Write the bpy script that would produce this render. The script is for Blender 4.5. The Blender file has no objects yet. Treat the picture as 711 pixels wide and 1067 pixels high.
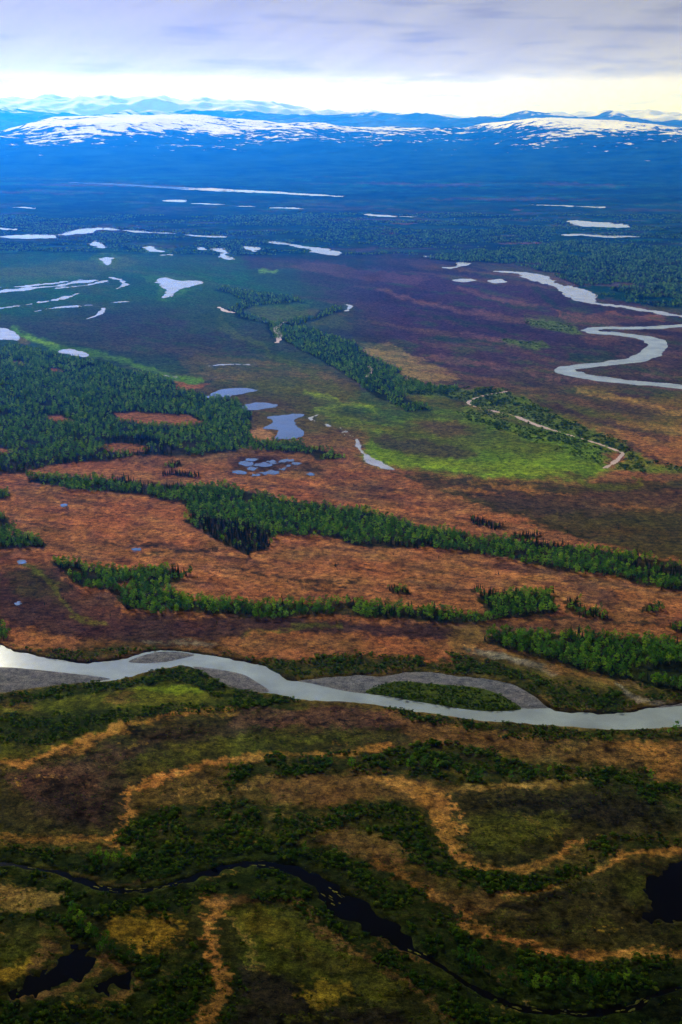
import bpy, math, random
import numpy as np

# ------------------------------------------------------------------ camera
PW, PH = 711.0, 1067.0            # photograph size: traced points below are in its pixels
FPX = 1482.0                      # focal length in those pixels (50 mm, portrait)
CX, CY, VH = 355.5, 533.5, 118.0  # VH: height of the true horizon
CAMH = 620.0                      # metres above the flats (small aircraft)
PITCH = math.atan((CY - VH) / FPX)
SP, CP = math.sin(PITCH), math.cos(PITCH)
scene = bpy.context.scene
col = scene.collection
cam_d = bpy.data.cameras.new('camera'); cam = bpy.data.objects.new('camera', cam_d); col.objects.link(cam)
cam.location = (0, 0, CAMH); cam.rotation_euler = (math.pi / 2 - PITCH, 0, 0)
cam_d.sensor_fit = 'VERTICAL'; cam_d.sensor_height = 36.0; cam_d.lens = 36.0 * FPX / PH
cam_d.clip_start = 1.0; cam_d.clip_end = 400000.0
scene.camera = cam

# ------------------------------------------------------------------ sky, sun, exposure
SUN_EL, SUN_AZ = math.radians(25), math.radians(-20)   # azimuth from +Y (into the picture) towards +X
world = bpy.data.worlds.new('World'); scene.world = world; world.use_nodes = True
wt = world.node_tree; wt.nodes.clear()
def N(t, typ, **kw):
    n = t.nodes.new(typ)
    for k, v in kw.items():
        if k in ('operation', 'blend_type', 'data_type', 'interpolation', 'noise_dimensions', 'attribute_name', 'feature', 'sky_type'):
            setattr(n, k, v)
        else:
            n.inputs[k].default_value = v
    return n
def ramp(t, stops, interp='LINEAR'):
    r = t.nodes.new('ShaderNodeValToRGB'); r.color_ramp.interpolation = interp
    e = r.color_ramp.elements
    while len(e) < len(stops): e.new(0.5)
    for q, (p, c) in zip(e, stops):
        q.position = p; q.color = (*c, 1) if len(c) == 3 else c
    return r
def mixc(t, mode='MIX'):
    m = t.nodes.new('ShaderNodeMix'); m.data_type = 'RGBA'; m.blend_type = mode
    return m
def mathn(t, op, a=None, b=None):
    m = t.nodes.new('ShaderNodeMath'); m.operation = op
    for i, q in enumerate((a, b)):
        if q is None: continue
        if isinstance(q, (int, float)): m.inputs[i].default_value = q
        else: t.links.new(q, m.inputs[i])
    return m
W = wt.links.new
out = wt.nodes.new('ShaderNodeOutputWorld'); bg = wt.nodes.new('ShaderNodeBackground')
sky = wt.nodes.new('ShaderNodeTexSky'); sky.sky_type = 'NISHITA'; sky.sun_disc = False
sky.sun_elevation = SUN_EL; sky.sun_rotation = SUN_AZ; sky.altitude = 600
sk = mixc(wt, 'MULTIPLY'); sk.inputs[0].default_value = 1.0; sk.inputs[7].default_value = (0.10, 0.10, 0.10, 1)
W(sky.outputs[0], sk.inputs[6])
tc = wt.nodes.new('ShaderNodeTexCoord'); sep = wt.nodes.new('ShaderNodeSeparateXYZ'); W(tc.outputs['Generated'], sep.inputs[0])
# a flat overcast sheet with an open bright strip under it along the horizon; its edge wanders
mp = wt.nodes.new('ShaderNodeMapping'); mp.inputs['Scale'].default_value = (5, 5, 70); W(tc.outputs['Generated'], mp.inputs[0])
nz = N(wt, 'ShaderNodeTexNoise', Scale=1.6, Detail=5.0, Roughness=0.55); W(mp.outputs[0], nz.inputs['Vector'])
edge = mathn(wt, 'MULTIPLY_ADD', nz.outputs[0], 0.010); edge.inputs[2].default_value = -0.005
el = mathn(wt, 'ADD', sep.outputs[2], edge.outputs[0])
mr = wt.nodes.new('ShaderNodeMapRange'); mr.inputs[1].default_value = -0.02; mr.inputs[2].default_value = 0.12; W(el.outputs[0], mr.inputs[0])
def ez(e): return (e + 0.02) / 0.14
cr = ramp(wt, [(0.0, (1.10, 1.12, 1.30)), (ez(0.004), (1.15, 1.14, 1.30)), (ez(0.015), (1.12, 1.10, 1.45)), (ez(0.0225), (0.90, 0.88, 1.05)),
               (ez(0.028), (0.58, 0.56, 0.56)), (ez(0.050), (0.42, 0.405, 0.43)), (ez(0.085), (0.32, 0.31, 0.34)), (1.0, (0.32, 0.32, 0.36))])
W(mr.outputs[0], cr.inputs[0])
# slanting shafts of falling snow under the sheet
ca, sa = math.cos(math.radians(24)), math.sin(math.radians(24))
acr = mathn(wt, 'ADD', mathn(wt, 'MULTIPLY', sep.outputs[0], -sa * 60).outputs[0], mathn(wt, 'MULTIPLY', sep.outputs[2], ca * 60).outputs[0])
alo = mathn(wt, 'ADD', mathn(wt, 'MULTIPLY', sep.outputs[0], ca * 7).outputs[0], mathn(wt, 'MULTIPLY', sep.outputs[2], sa * 7).outputs[0])
cmb = wt.nodes.new('ShaderNodeCombineXYZ'); W(acr.outputs[0], cmb.inputs[0]); W(alo.outputs[0], cmb.inputs[1]); W(sep.outputs[1], cmb.inputs[2])
nz2 = N(wt, 'ShaderNodeTexNoise', Scale=1.0, Detail=3.0, Roughness=0.5); W(cmb.outputs[0], nz2.inputs['Vector'])
r2 = ramp(wt, [(0.35, (0.86, 0.86, 0.90)), (0.65, (1.12, 1.12, 1.08))]); W(nz2.outputs[0], r2.inputs[0])
sh = mixc(wt, 'MULTIPLY'); sh.inputs[0].default_value = 0.8; W(cr.outputs[0], sh.inputs[6]); W(r2.outputs[0], sh.inputs[7])
# small grey scuds over the far peaks
mp3 = wt.nodes.new('ShaderNodeMapping'); mp3.inputs['Scale'].default_value = (14, 14, 110); W(tc.outputs['Generated'], mp3.inputs[0])
nz3 = N(wt, 'ShaderNodeTexNoise', Scale=1.0, Detail=4.0, Roughness=0.5); W(mp3.outputs[0], nz3.inputs['Vector'])
r3 = ramp(wt, [(0.53, (1, 1, 1)), (0.68, (0.66, 0.68, 0.80))]); W(nz3.outputs[0], r3.inputs[0])
sc3 = mixc(wt, 'MULTIPLY'); sc3.inputs[0].default_value = 0.9; W(sh.outputs[2], sc3.inputs[6]); W(r3.outputs[0], sc3.inputs[7])
mx = mixc(wt); mx.inputs[0].default_value = 0.90; W(sk.outputs[2], mx.inputs[6]); W(sc3.outputs[2], mx.inputs[7])
W(mx.outputs[2], bg.inputs[0]); bg.inputs[1].default_value = 0.84; W(bg.outputs[0], out.inputs[0])

sd = bpy.data.lights.new('sun', 'SUN'); sun = bpy.data.objects.new('sun', sd); col.objects.link(sun)
sd.energy = 5.0; sd.angle = math.radians(9); sd.color = (1.0, 0.95, 0.87)
sun.rotation_euler = (-(math.pi / 2 - SUN_EL), 0, -SUN_AZ)
sun.location = (0, 0, 5000)
vs = scene.view_settings
vs.view_transform = 'Standard'; vs.look = 'None'; vs.exposure = 0.3; vs.gamma = 1.0; vs.use_curve_mapping = False
scene.cycles.max_bounces = 6; scene.cycles.volume_bounces = 0

# ------------------------------------------------------------------ helpers
rng = np.random.default_rng(11); random.seed(11)
def unproj(u, v, z=0.0):
    a = (np.asarray(u, float) - CX) / FPX; s = (np.asarray(v, float) - CY) / FPX
    dy = -s * SP + CP; dz = -s * CP - SP
    t = (z - CAMH) / dz
    return a * t, dy * t
def proj(x, y, z=0.0):
    zz = z - CAMH
    f = y * CP - zz * SP; up = y * SP + zz * CP
    return CX + FPX * x / f, CY - FPX * up / f
def v_at(y, z=0.0): return proj(0.0, np.asarray(y, float), z)[1]
def hash2(ix, iy, seed):
    h = (ix.astype(np.int64) * 374761393 + iy.astype(np.int64) * 668265263 + seed * 1442695041) & 0xFFFFFFFF
    h = ((h ^ (h >> 13)) * 1274126177) & 0xFFFFFFFF
    return ((h ^ (h >> 16)) & 0xFFFF) / 65535.0
def vnoise(x, y, seed=0):
    ix = np.floor(x); iy = np.floor(y); fx = x - ix; fy = y - iy
    fx = fx * fx * (3 - 2 * fx); fy = fy * fy * (3 - 2 * fy)
    a = hash2(ix, iy, seed); b = hash2(ix + 1, iy, seed); c = hash2(ix, iy + 1, seed); d = hash2(ix + 1, iy + 1, seed)
    return (a + (b - a) * fx) * (1 - fy) + (c + (d - c) * fx) * fy
def fbm(x, y, seed=0, oct=4, gain=0.5):
    s = 0.0; a = 1.0; tot = 0.0
    for o in range(oct):
        s = s + a * vnoise(x * 2 ** o + 17.3 * o, y * 2 ** o - 9.1 * o, seed + o * 7); tot += a; a *= gain
    return s / tot * 2 - 1
def ridged(x, y, seed=0, oct=5):
    s = 0.0; a = 1.0; tot = 0.0
    for o in range(oct):
        s = s + a * (1 - np.abs(2 * vnoise(x * 2 ** o + 5.7 * o, y * 2 ** o + 3.1 * o, seed + o * 5) - 1)); tot += a; a *= 0.5
    return s / tot
def sstep(a, b, x):
    t = np.clip((x - a) / (b - a + 1e-9), 0, 1); return t * t * (3 - 2 * t)
def signed_dist(px, py, poly):
    poly = np.asarray(poly, float); n = len(poly)
    d2 = np.full(px.shape, 1e18); ins = np.zeros(px.shape, bool)
    for i in range(n):
        x0, y0 = poly[i]; x1, y1 = poly[(i + 1) % n]
        ex, ey = x1 - x0, y1 - y0; L = ex * ex + ey * ey + 1e-12
        t = np.clip(((px - x0) * ex + (py - y0) * ey) / L, 0, 1)
        d2 = np.minimum(d2, (px - x0 - t * ex) ** 2 + (py - y0 - t * ey) ** 2)
        c = ((y0 > py) != (y1 > py))
        ins ^= c & (px < ex * (py - y0) / (ey if ey != 0 else 1e-12) + x0)
    return np.where(ins, np.sqrt(d2), -np.sqrt(d2))
def line_dist(px, py, pts):
    d2 = np.full(px.shape, 1e18)
    for (x0, y0), (x1, y1) in zip(pts[:-1], pts[1:]):
        ex, ey = x1 - x0, y1 - y0; L = ex * ex + ey * ey + 1e-12
        t = np.clip(((px - x0) * ex + (py - y0) * ey) / L, 0, 1)
        d2 = np.minimum(d2, (px - x0 - t * ex) ** 2 + (py - y0 - t * ey) ** 2)
    return np.sqrt(d2)
def spline(pts, n=6, closed=False):
    p = np.asarray(pts, float); m = len(p); res = []
    for i in range(m if closed else m - 1):
        if closed: a, b, c, d = p[i - 1], p[i], p[(i + 1) % m], p[(i + 2) % m]
        else: a, b, c, d = p[max(i - 1, 0)], p[i], p[i + 1], p[min(i + 2, m - 1)]
        for k in range(n):
            t = k / n
            res.append(0.5 * (2 * b + (c - a) * t + (2 * a - 5 * b + 4 * c - d) * t * t + (3 * b - a - 3 * c + d) * t ** 3))
    if not closed: res.append(p[-1])
    return np.array(res)
def tag(o, label=None, cat=None, group=None, kind=None):
    for k, v in (('label', label), ('category', cat), ('group', group), ('kind', kind)):
        if v: o[k] = v
    return o
def mesh_obj(name, verts, faces, mat, parent=None, smooth=False, link=True):
    me = bpy.data.meshes.new(name); me.from_pydata([tuple(map(float, q)) for q in verts], [], faces); me.update()
    if mat: me.materials.append(mat)
    if smooth: me.polygons.foreach_set('use_smooth', [True] * len(me.polygons))
    o = bpy.data.objects.new(name, me)
    if link: col.objects.link(o)
    if parent: o.parent = parent
    return o
def grid_mesh(name, X, Y, Z, mat, smooth=True):
    r, c = X.shape
    me = bpy.data.meshes.new(name)
    co = np.stack([X, Y, Z], -1).reshape(-1, 3).astype(np.float32)
    idx = np.arange(r * c).reshape(r, c)
    q = np.stack([idx[:-1, :-1], idx[:-1, 1:], idx[1:, 1:], idx[1:, :-1]], -1).reshape(-1, 4)
    me.vertices.add(r * c); me.vertices.foreach_set('co', co.ravel())
    me.loops.add(q.size); me.loops.foreach_set('vertex_index', q.ravel().astype(np.int32))
    me.polygons.add(len(q)); me.polygons.foreach_set('loop_start', np.arange(0, q.size, 4, dtype=np.int32))
    me.polygons.foreach_set('use_smooth', np.full(len(q), smooth))
    me.update(); me.validate()
    me.materials.append(mat)
    o = bpy.data.objects.new(name, me); col.objects.link(o)
    return o

# ------------------------------------------------------------------ materials
def new_mat(name):
    m = bpy.data.materials.new(name); m.use_nodes = True; t = m.node_tree
    return m, t, t.nodes['Principled BSDF']
def matte(t, b):
    d = t.nodes.new('ShaderNodeBsdfDiffuse')
    for i_, o_ in (('Base Color', 'Color'), ('Normal', 'Normal')):
        if b.inputs[i_].is_linked: t.links.new(b.inputs[i_].links[0].from_socket, d.inputs[o_])
    t.links.new(d.outputs[0], t.nodes['Material Output'].inputs[0]); t.nodes.remove(b)
def water_mat(name, base, rough, wave=0.02, scale=0.06, spec=0.5):
    m, t, b = new_mat(name)
    tcn = t.nodes.new('ShaderNodeTexCoord')
    n = N(t, 'ShaderNodeTexNoise', Scale=scale, Detail=4.0); t.links.new(tcn.outputs['Object'], n.inputs['Vector'])
    lo = [c * 0.74 for c in base]; hi = [min(1, c * 1.2) for c in base]
    n2 = N(t, 'ShaderNodeTexNoise', Scale=0.02, Detail=5.0); t.links.new(tcn.outputs['Object'], n2.inputs['Vector'])
    r = ramp(t, [(0.3, lo), (0.7, hi)]); t.links.new(n2.outputs[0], r.inputs[0]); t.links.new(r.outputs[0], b.inputs['Base Color'])
    bp = N(t, 'ShaderNodeBump', Strength=wave, Distance=1.0); t.links.new(n.outputs[0], bp.inputs['Height']); t.links.new(bp.outputs[0], b.inputs['Normal'])
    b.inputs['Roughness'].default_value = rough; b.inputs['Specular IOR Level'].default_value = spec
    return m
M_silt = water_mat('silty river water', (0.27, 0.34, 0.37), 0.12, spec=.22)
M_far = water_mat('bright lake water', (0.36, 0.38, 0.42), 0.03, wave=.006)
M_pond = water_mat('clear pond water', (0.04, 0.085, 0.20), 0.08, spec=.30)
M_creek = water_mat('peat dark water', (0.003, 0.003, 0.003), 0.06, spec=.045)
M_pink = water_mat('shallow creek over gravel', (0.50, 0.36, 0.33), 0.3)

def ground_mat(name, attr=True, base=(0.1, 0.08, 0.05), fine=0.35, amp=1.0):
    m, t, b = new_mat(name); L = t.links.new
    tcn = t.nodes.new('ShaderNodeTexCoord')
    def noise(scale, det, rough=0.6):
        n = N(t, 'ShaderNodeTexNoise', Scale=scale, Detail=det, Roughness=rough); L(tcn.outputs['Object'], n.inputs['Vector']); return n
    n1 = noise(fine, 3.0, 0.75); n2 = noise(0.045, 5.0, 0.68); n3 = noise(0.009, 3.0); n4 = noise(0.022, 4.0, 0.62); n5 = noise(0.11, 3.0, 0.65); n6 = noise(0.9, 2.0, 0.7)
    r1 = ramp(t, [(0.30, (1 - .55 * amp,) * 3), (0.70, (1 + .45 * amp,) * 3)]); L(n1.outputs[0], r1.inputs[0])
    r2 = ramp(t, [(0.30, (1 - .36 * amp, 1 - .30 * amp, 1 - .34 * amp)), (0.70, (1 + .32 * amp, 1 + .28 * amp, 1 + .20 * amp))]); L(n2.outputs[0], r2.inputs[0])
    r3 = ramp(t, [(0.35, (0.88, 0.93, 0.95)), (0.65, (1.12, 1.05, 1.0))]); L(n3.outputs[0], r3.inputs[0])
    r6 = ramp(t, [(0.32, (1 - .5 * amp,) * 3), (0.68, (1 + .5 * amp,) * 3)]); L(n6.outputs[0], r6.inputs[0])
    ab = mathn(t, 'ABSOLUTE', mathn(t, 'SUBTRACT', n4.outputs[0], 0.5).outputs[0])      # thin winding drains
    r4 = ramp(t, [(0.0, (1 - .38 * amp,) * 3), (0.012, (1 - .28 * amp,) * 3), (0.030, (1, 1, 1))]); L(ab.outputs[0], r4.inputs[0])
    r5 = ramp(t, [(0.34, (1 - .60 * amp, 1 - .55 * amp, 1 - .55 * amp)), (0.50, (1, 1, 1)), (0.66, (1 + .40 * amp, 1 + .42 * amp, 1 + .25 * amp))]); L(n5.outputs[0], r5.inputs[0])
    if attr:
        a = N(t, 'ShaderNodeAttribute', attribute_name='albedo'); src = a.outputs['Color']
    else:
        a = t.nodes.new('ShaderNodeRGB'); a.outputs[0].default_value = (*base, 1); src = a.outputs[0]
    for r in (r1, r2, r3, r4, r5, r6):
        mm = mixc(t, 'MULTIPLY'); mm.inputs[0].default_value = 1.0; L(src, mm.inputs[6]); L(r.outputs[0], mm.inputs[7]); src = mm.outputs[2]
    L(src, b.inputs['Base Color'])
    bp = N(t, 'ShaderNodeBump', Strength=0.6, Distance=0.8); L(n1.outputs[0], bp.inputs['Height']); L(bp.outputs[0], b.inputs['Normal'])
    matte(t, b); return m
M_ground = ground_mat('tundra ground')
M_gravel = ground_mat('grey river gravel', False, (0.145, 0.155, 0.215), fine=0.9, amp=0.7)

def leaf_mat(name, stops, trans=0.15):
    m, t, b = new_mat(name); L = t.links.new
    oi = t.nodes.new('ShaderNodeObjectInfo'); r = ramp(t, stops); L(oi.outputs['Random'], r.inputs[0])
    g = t.nodes.new('ShaderNodeNewGeometry'); r2 = ramp(t, [(0.0, (0.72,) * 3), (1.0, (1.28,) * 3)])
    L(g.outputs['Random Per Island'], r2.inputs[0])
    mm = mixc(t, 'MULTIPLY'); mm.inputs[0].default_value = 1.0; L(r.outputs[0], mm.inputs[6]); L(r2.outputs[0], mm.inputs[7])
    t.nodes.remove(b)
    df = t.nodes.new('ShaderNodeBsdfDiffuse'); L(mm.outputs[2], df.inputs[0])
    tr = t.nodes.new('ShaderNodeBsdfTranslucent'); L(mm.outputs[2], tr.inputs[0])
    ms = t.nodes.new('ShaderNodeMixShader'); ms.inputs[0].default_value = trans
    L(df.outputs[0], ms.inputs[1]); L(tr.outputs[0], ms.inputs[2]); L(ms.outputs[0], t.nodes['Material Output'].inputs[0])
    return m
M_birch = leaf_mat('birch leaves', [(0.0, (0.020, 0.085, 0.010)), (0.4, (0.065, 0.20, 0.014)), (0.75, (0.14, 0.34, 0.020)), (1.0, (0.27, 0.46, 0.03))], 0.58)
M_spruce = leaf_mat('spruce needles', [(0.0, (0.010, 0.024, 0.014)), (1.0, (0.022, 0.042, 0.020))], 0.05)
M_willow = leaf_mat('willow leaves', [(0.0, (0.016, 0.050, 0.006)), (0.5, (0.050, 0.130, 0.010)), (0.85, (0.11, 0.21, 0.015)), (1.0, (0.20, 0.28, 0.02))], 0.35)
M_bark, _t, _b = new_mat('pale bark'); _b.inputs['Base Color'].default_value = (0.28, 0.26, 0.23, 1); _b.inputs['Roughness'].default_value = 0.9
_n = N(_t, 'ShaderNodeTexNoise', Scale=3.0); _r = ramp(_t, [(0.4, (0.10, 0.09, 0.08)), (0.6, (0.36, 0.34, 0.31))]); _t.links.new(_n.outputs[0], _r.inputs[0]); _t.links.new(_r.outputs[0], _b.inputs['Base Color'])
M_dbark, _t, _b = new_mat('dark bark'); _b.inputs['Base Color'].default_value = (0.05, 0.04, 0.03, 1); _b.inputs['Roughness'].default_value = 0.95

# ------------------------------------------------------------------ traced outlines (photo pixels)
RIVER_N = [(-70, 655), (-30, 664), (0, 671), (13, 677), (34, 681), (51, 685), (67, 687), (81, 690), (101, 689), (121, 687), (137, 683), (155, 678), (172, 677), (189, 678), (216, 681), (236, 685),
           (255, 689), (275, 693), (292, 701), (306, 709), (346, 705), (377, 703), (397, 705), (424, 700), (451, 700), (475, 704), (491, 705), (515, 708), (535, 713), (555, 723), (572, 736.5),
           (585, 740), (630, 742.5), (655, 741), (676, 737), (711, 732), (760, 724), (800, 716)]
RIVER_S = [(800, 748), (760, 752), (711, 756.5), (675, 759), (645, 760), (605, 757.5), (555, 754), (505, 750), (455, 744), (405, 736), (370, 731), (323, 729), (299, 725), (281, 721), (272, 721), (254, 718.5),
           (235, 713), (218, 704), (202, 695), (189, 693.5), (172, 696), (148, 701), (135, 705.5), (116, 708), (88, 711), (40, 716), (0, 721), (-30, 722), (-70, 718)]
RIVER = RIVER_N + RIVER_S
GRAVEL = [
 ('low grey gravel bar along the far bank at the river bend on the left', [(133, 689.5), (150, 682.5), (175, 678.5), (204, 682), (190, 686.5), (169, 690.5), (148, 691.5)]),
 ('broad grey gravel bar on the near bank at the left edge of the river', [(-70, 694), (0, 695), (20, 696), (51, 699), (88, 703), (117, 707.5), (88, 712), (40, 717), (0, 722), (-70, 722)]),
 ('tapering grey gravel bar on the near bank below the small green point', [(200, 694.5), (219, 696), (238, 699), (255, 703), (269, 711), (282, 720), (272, 722), (254, 719.5), (235, 714), (216, 705)]),
 ('long curved grey gravel bar wrapping around the green river island', [(304, 708.5), (346, 704), (377, 702), (397, 704), (424, 699), (451, 699), (475, 703), (491, 704), (515, 707), (535, 712), (556, 722), (574, 737), (571, 738.5), (544, 738.5),
   (520, 733), (480, 728), (440, 724), (410, 724), (380, 723), (352, 719), (326, 713)]),
 ('thin grey gravel spit at the mouth of the side channel on the right', [(640, 712), (648, 715), (658, 725), (676, 729), (711, 730), (770, 722), (770, 730), (711, 736), (676, 738), (655, 732), (644, 721)]),
]
ISLAND = [(379, 721), (390, 715), (404, 711), (420, 709), (444, 711.5), (471, 713), (491, 715), (511, 719), (530, 727), (543, 737), (536, 740), (505, 740.5), (480, 738), (455, 734), (430, 730), (405, 725.5)]
CREEK = [(-70, 893), (-30, 896), (0, 899.5), (30, 903), (60, 908), (85, 917), (110, 925.5), (140, 928), (175, 921.5), (210, 911.5), (240, 901.5), (265, 899), (295, 902.5), (325, 915), (350, 934), (385, 957), (410, 975), (430, 989),
         (455, 1002), (485, 1022), (520, 1042), (555, 1050), (605, 1055), (655, 1050), (675, 1039), (700, 1030), (745, 1024)]
CREEK_W = [9, 9, 8, 6, 7, 8, 11, 10, 9, 12, 12, 14, 13, 18, 23, 24, 20, 11, 6, 7, 9, 10, 8, 9, 6, 5, 5]
DARK_POND = [(673, 924), (685, 907), (705, 897), (745, 892), (800, 900), (800, 955), (745, 958), (711, 958), (682, 960), (665, 958), (675, 944)]
OXBOW = [(71, 979), (88, 986), (101, 996), (99, 1008), (86, 1017), (66, 1026), (44, 1031), (24, 1036), (6, 1036), (18, 1028), (34, 1019), (50, 1010), (62, 1001), (70, 993)]
OXBOW2 = [(96, 1035), (111, 1019), (130, 1011.5), (142, 1016), (130, 1029), (110, 1038)]
FAR_POLYS = [  # label, material, outline
 ('lake', 'pale lake shaped like a spoon amid bright green shore on the left', M_far, [(162, 291), (172, 289.5), (189, 292), (211, 293), (209, 296), (199, 298.5), (187, 302), (179, 307), (172, 311), (169, 310), (174, 303.5), (167, 297)]),
 ('lake', 'pale lake cut by the left edge just above the dark forest', M_far, [(-40, 341), (0, 342), (12, 345), (20, 350), (20, 354), (10, 354.5), (-40, 351)]),
 ('pond', 'small blue pond in the green fringe along the upper forest edge', M_far, [(62, 366), (75, 364), (88, 367), (91, 371), (78, 371)]),
 ('pond', 'long blue pond hugging the right end of the left forest, highest of three', M_pond, [(215, 412), (235, 405.5), (258, 404), (268, 407), (255, 410), (238, 414), (218, 415)]),
 ('pond', 'narrow blue pond in the right end of the left forest, middle of three', M_pond, [(252, 424), (270, 420), (290, 422), (276, 426), (258, 427)]),
 ('lake', 'blue lake with a ragged shore right of the left forest', M_pond, [(280, 434), (300, 431.5), (318, 432), (306, 437.5), (310, 445), (318, 454), (300, 457.5), (286, 456), (290, 448), (272, 446), (287, 440)]),
 ('lake', 'bright white oblong lake far off on the right, upper of two', M_far, [(592, 230.5), (619, 231), (657, 235), (653, 237), (613, 236), (598, 234)]),
 ('lake', 'bright grey lake far off at the left edge, wide and flat', M_far, [(-10, 246.5), (20, 245), (40, 244.5), (57, 245), (54, 248), (30, 248.5), (8, 248)]),
 ('lake', 'bright grey lake far off on the left with a tapering tail', M_far, [(62, 245), (80, 239), (107, 237.5), (100, 241), (78, 244.5)]),
 ('pond', 'small white pond among pale green meadow far off on the left', M_far, [(150, 257.5), (160, 256), (164, 260), (176, 262.5), (158, 262)]),
 ('pond', 'tiny white pond far off left of centre, oval', M_far, [(203, 257.5), (212, 257), (217, 258.5), (210, 260)]),
 ('pond', 'tiny white pond with a green rim far off left of centre', M_far, [(255, 257), (264, 257), (272, 260), (264, 262), (258, 260.5)]),
 ('pond', 'white oval pond left of the far river head on the right', M_far, [(471, 292), (482, 290.5), (495, 292), (484, 293.8)]),
 ('pond', 'white wedge shaped pond beside the far river head on the right', M_far, [(509, 292.5), (520, 290.5), (528, 293.5), (516, 295)]),
 ('pond', 'white crook shaped pond above the far river head', M_far, [(461, 278.5), (474, 277.5), (478, 273.5), (489, 274.5), (484, 277), (470, 280)]),
 ('pond', 'small white pond on the purple plain left of the spoon shaped lake', M_far, [(105, 270), (112, 268), (116, 272), (112, 276), (108, 273)]),
 ('pond', 'tiny blue pool in the brown bog at lower left', M_pond, [(62, 526.5), (68, 524.5), (72, 527), (66, 528.5)]),
 ('pond', 'small blue pool in a dark streak of the brown bog', M_pond, [(135, 572.5), (144, 570.5), (149, 573), (140, 575)]),
 ('pond', 'tiny blue pool above the left end of the lower birch band', M_pond, [(17, 586), (23, 584), (27, 586.5), (21, 588.5)]),
 ('pond', 'tiny pale pool on the dark purple heath at far left', M_pond, [(13, 629), (18, 627), (22, 629), (17, 630.5)]),
]
for i, (x, y, w, h) in enumerate([(256, 483, 7, 1.6), (273, 484, 8, 2.2), (286, 481, 8, 1.8), (300, 480, 6, 1.5), (276, 492, 6, 1.4), (284, 493, 6, 1.8), (250, 492, 5, 1.4), (322, 494, 7, 2.2), (302, 486, 7, 1.4), (262, 488, 5, 1.2), (312, 483, 5, 1.1), (268, 495, 4, 1.0), (264, 479, 6, 1.2), (294, 489, 4, 1)]):
    FAR_POLYS.append(('pond', None, M_pond, [(x + w * math.cos(a) * (0.8 + .4 * random.random()), y + h * math.sin(a) * (0.8 + .4 * random.random())) for a in np.linspace(0, 2 * math.pi, 8)[:-1]]))
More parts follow.
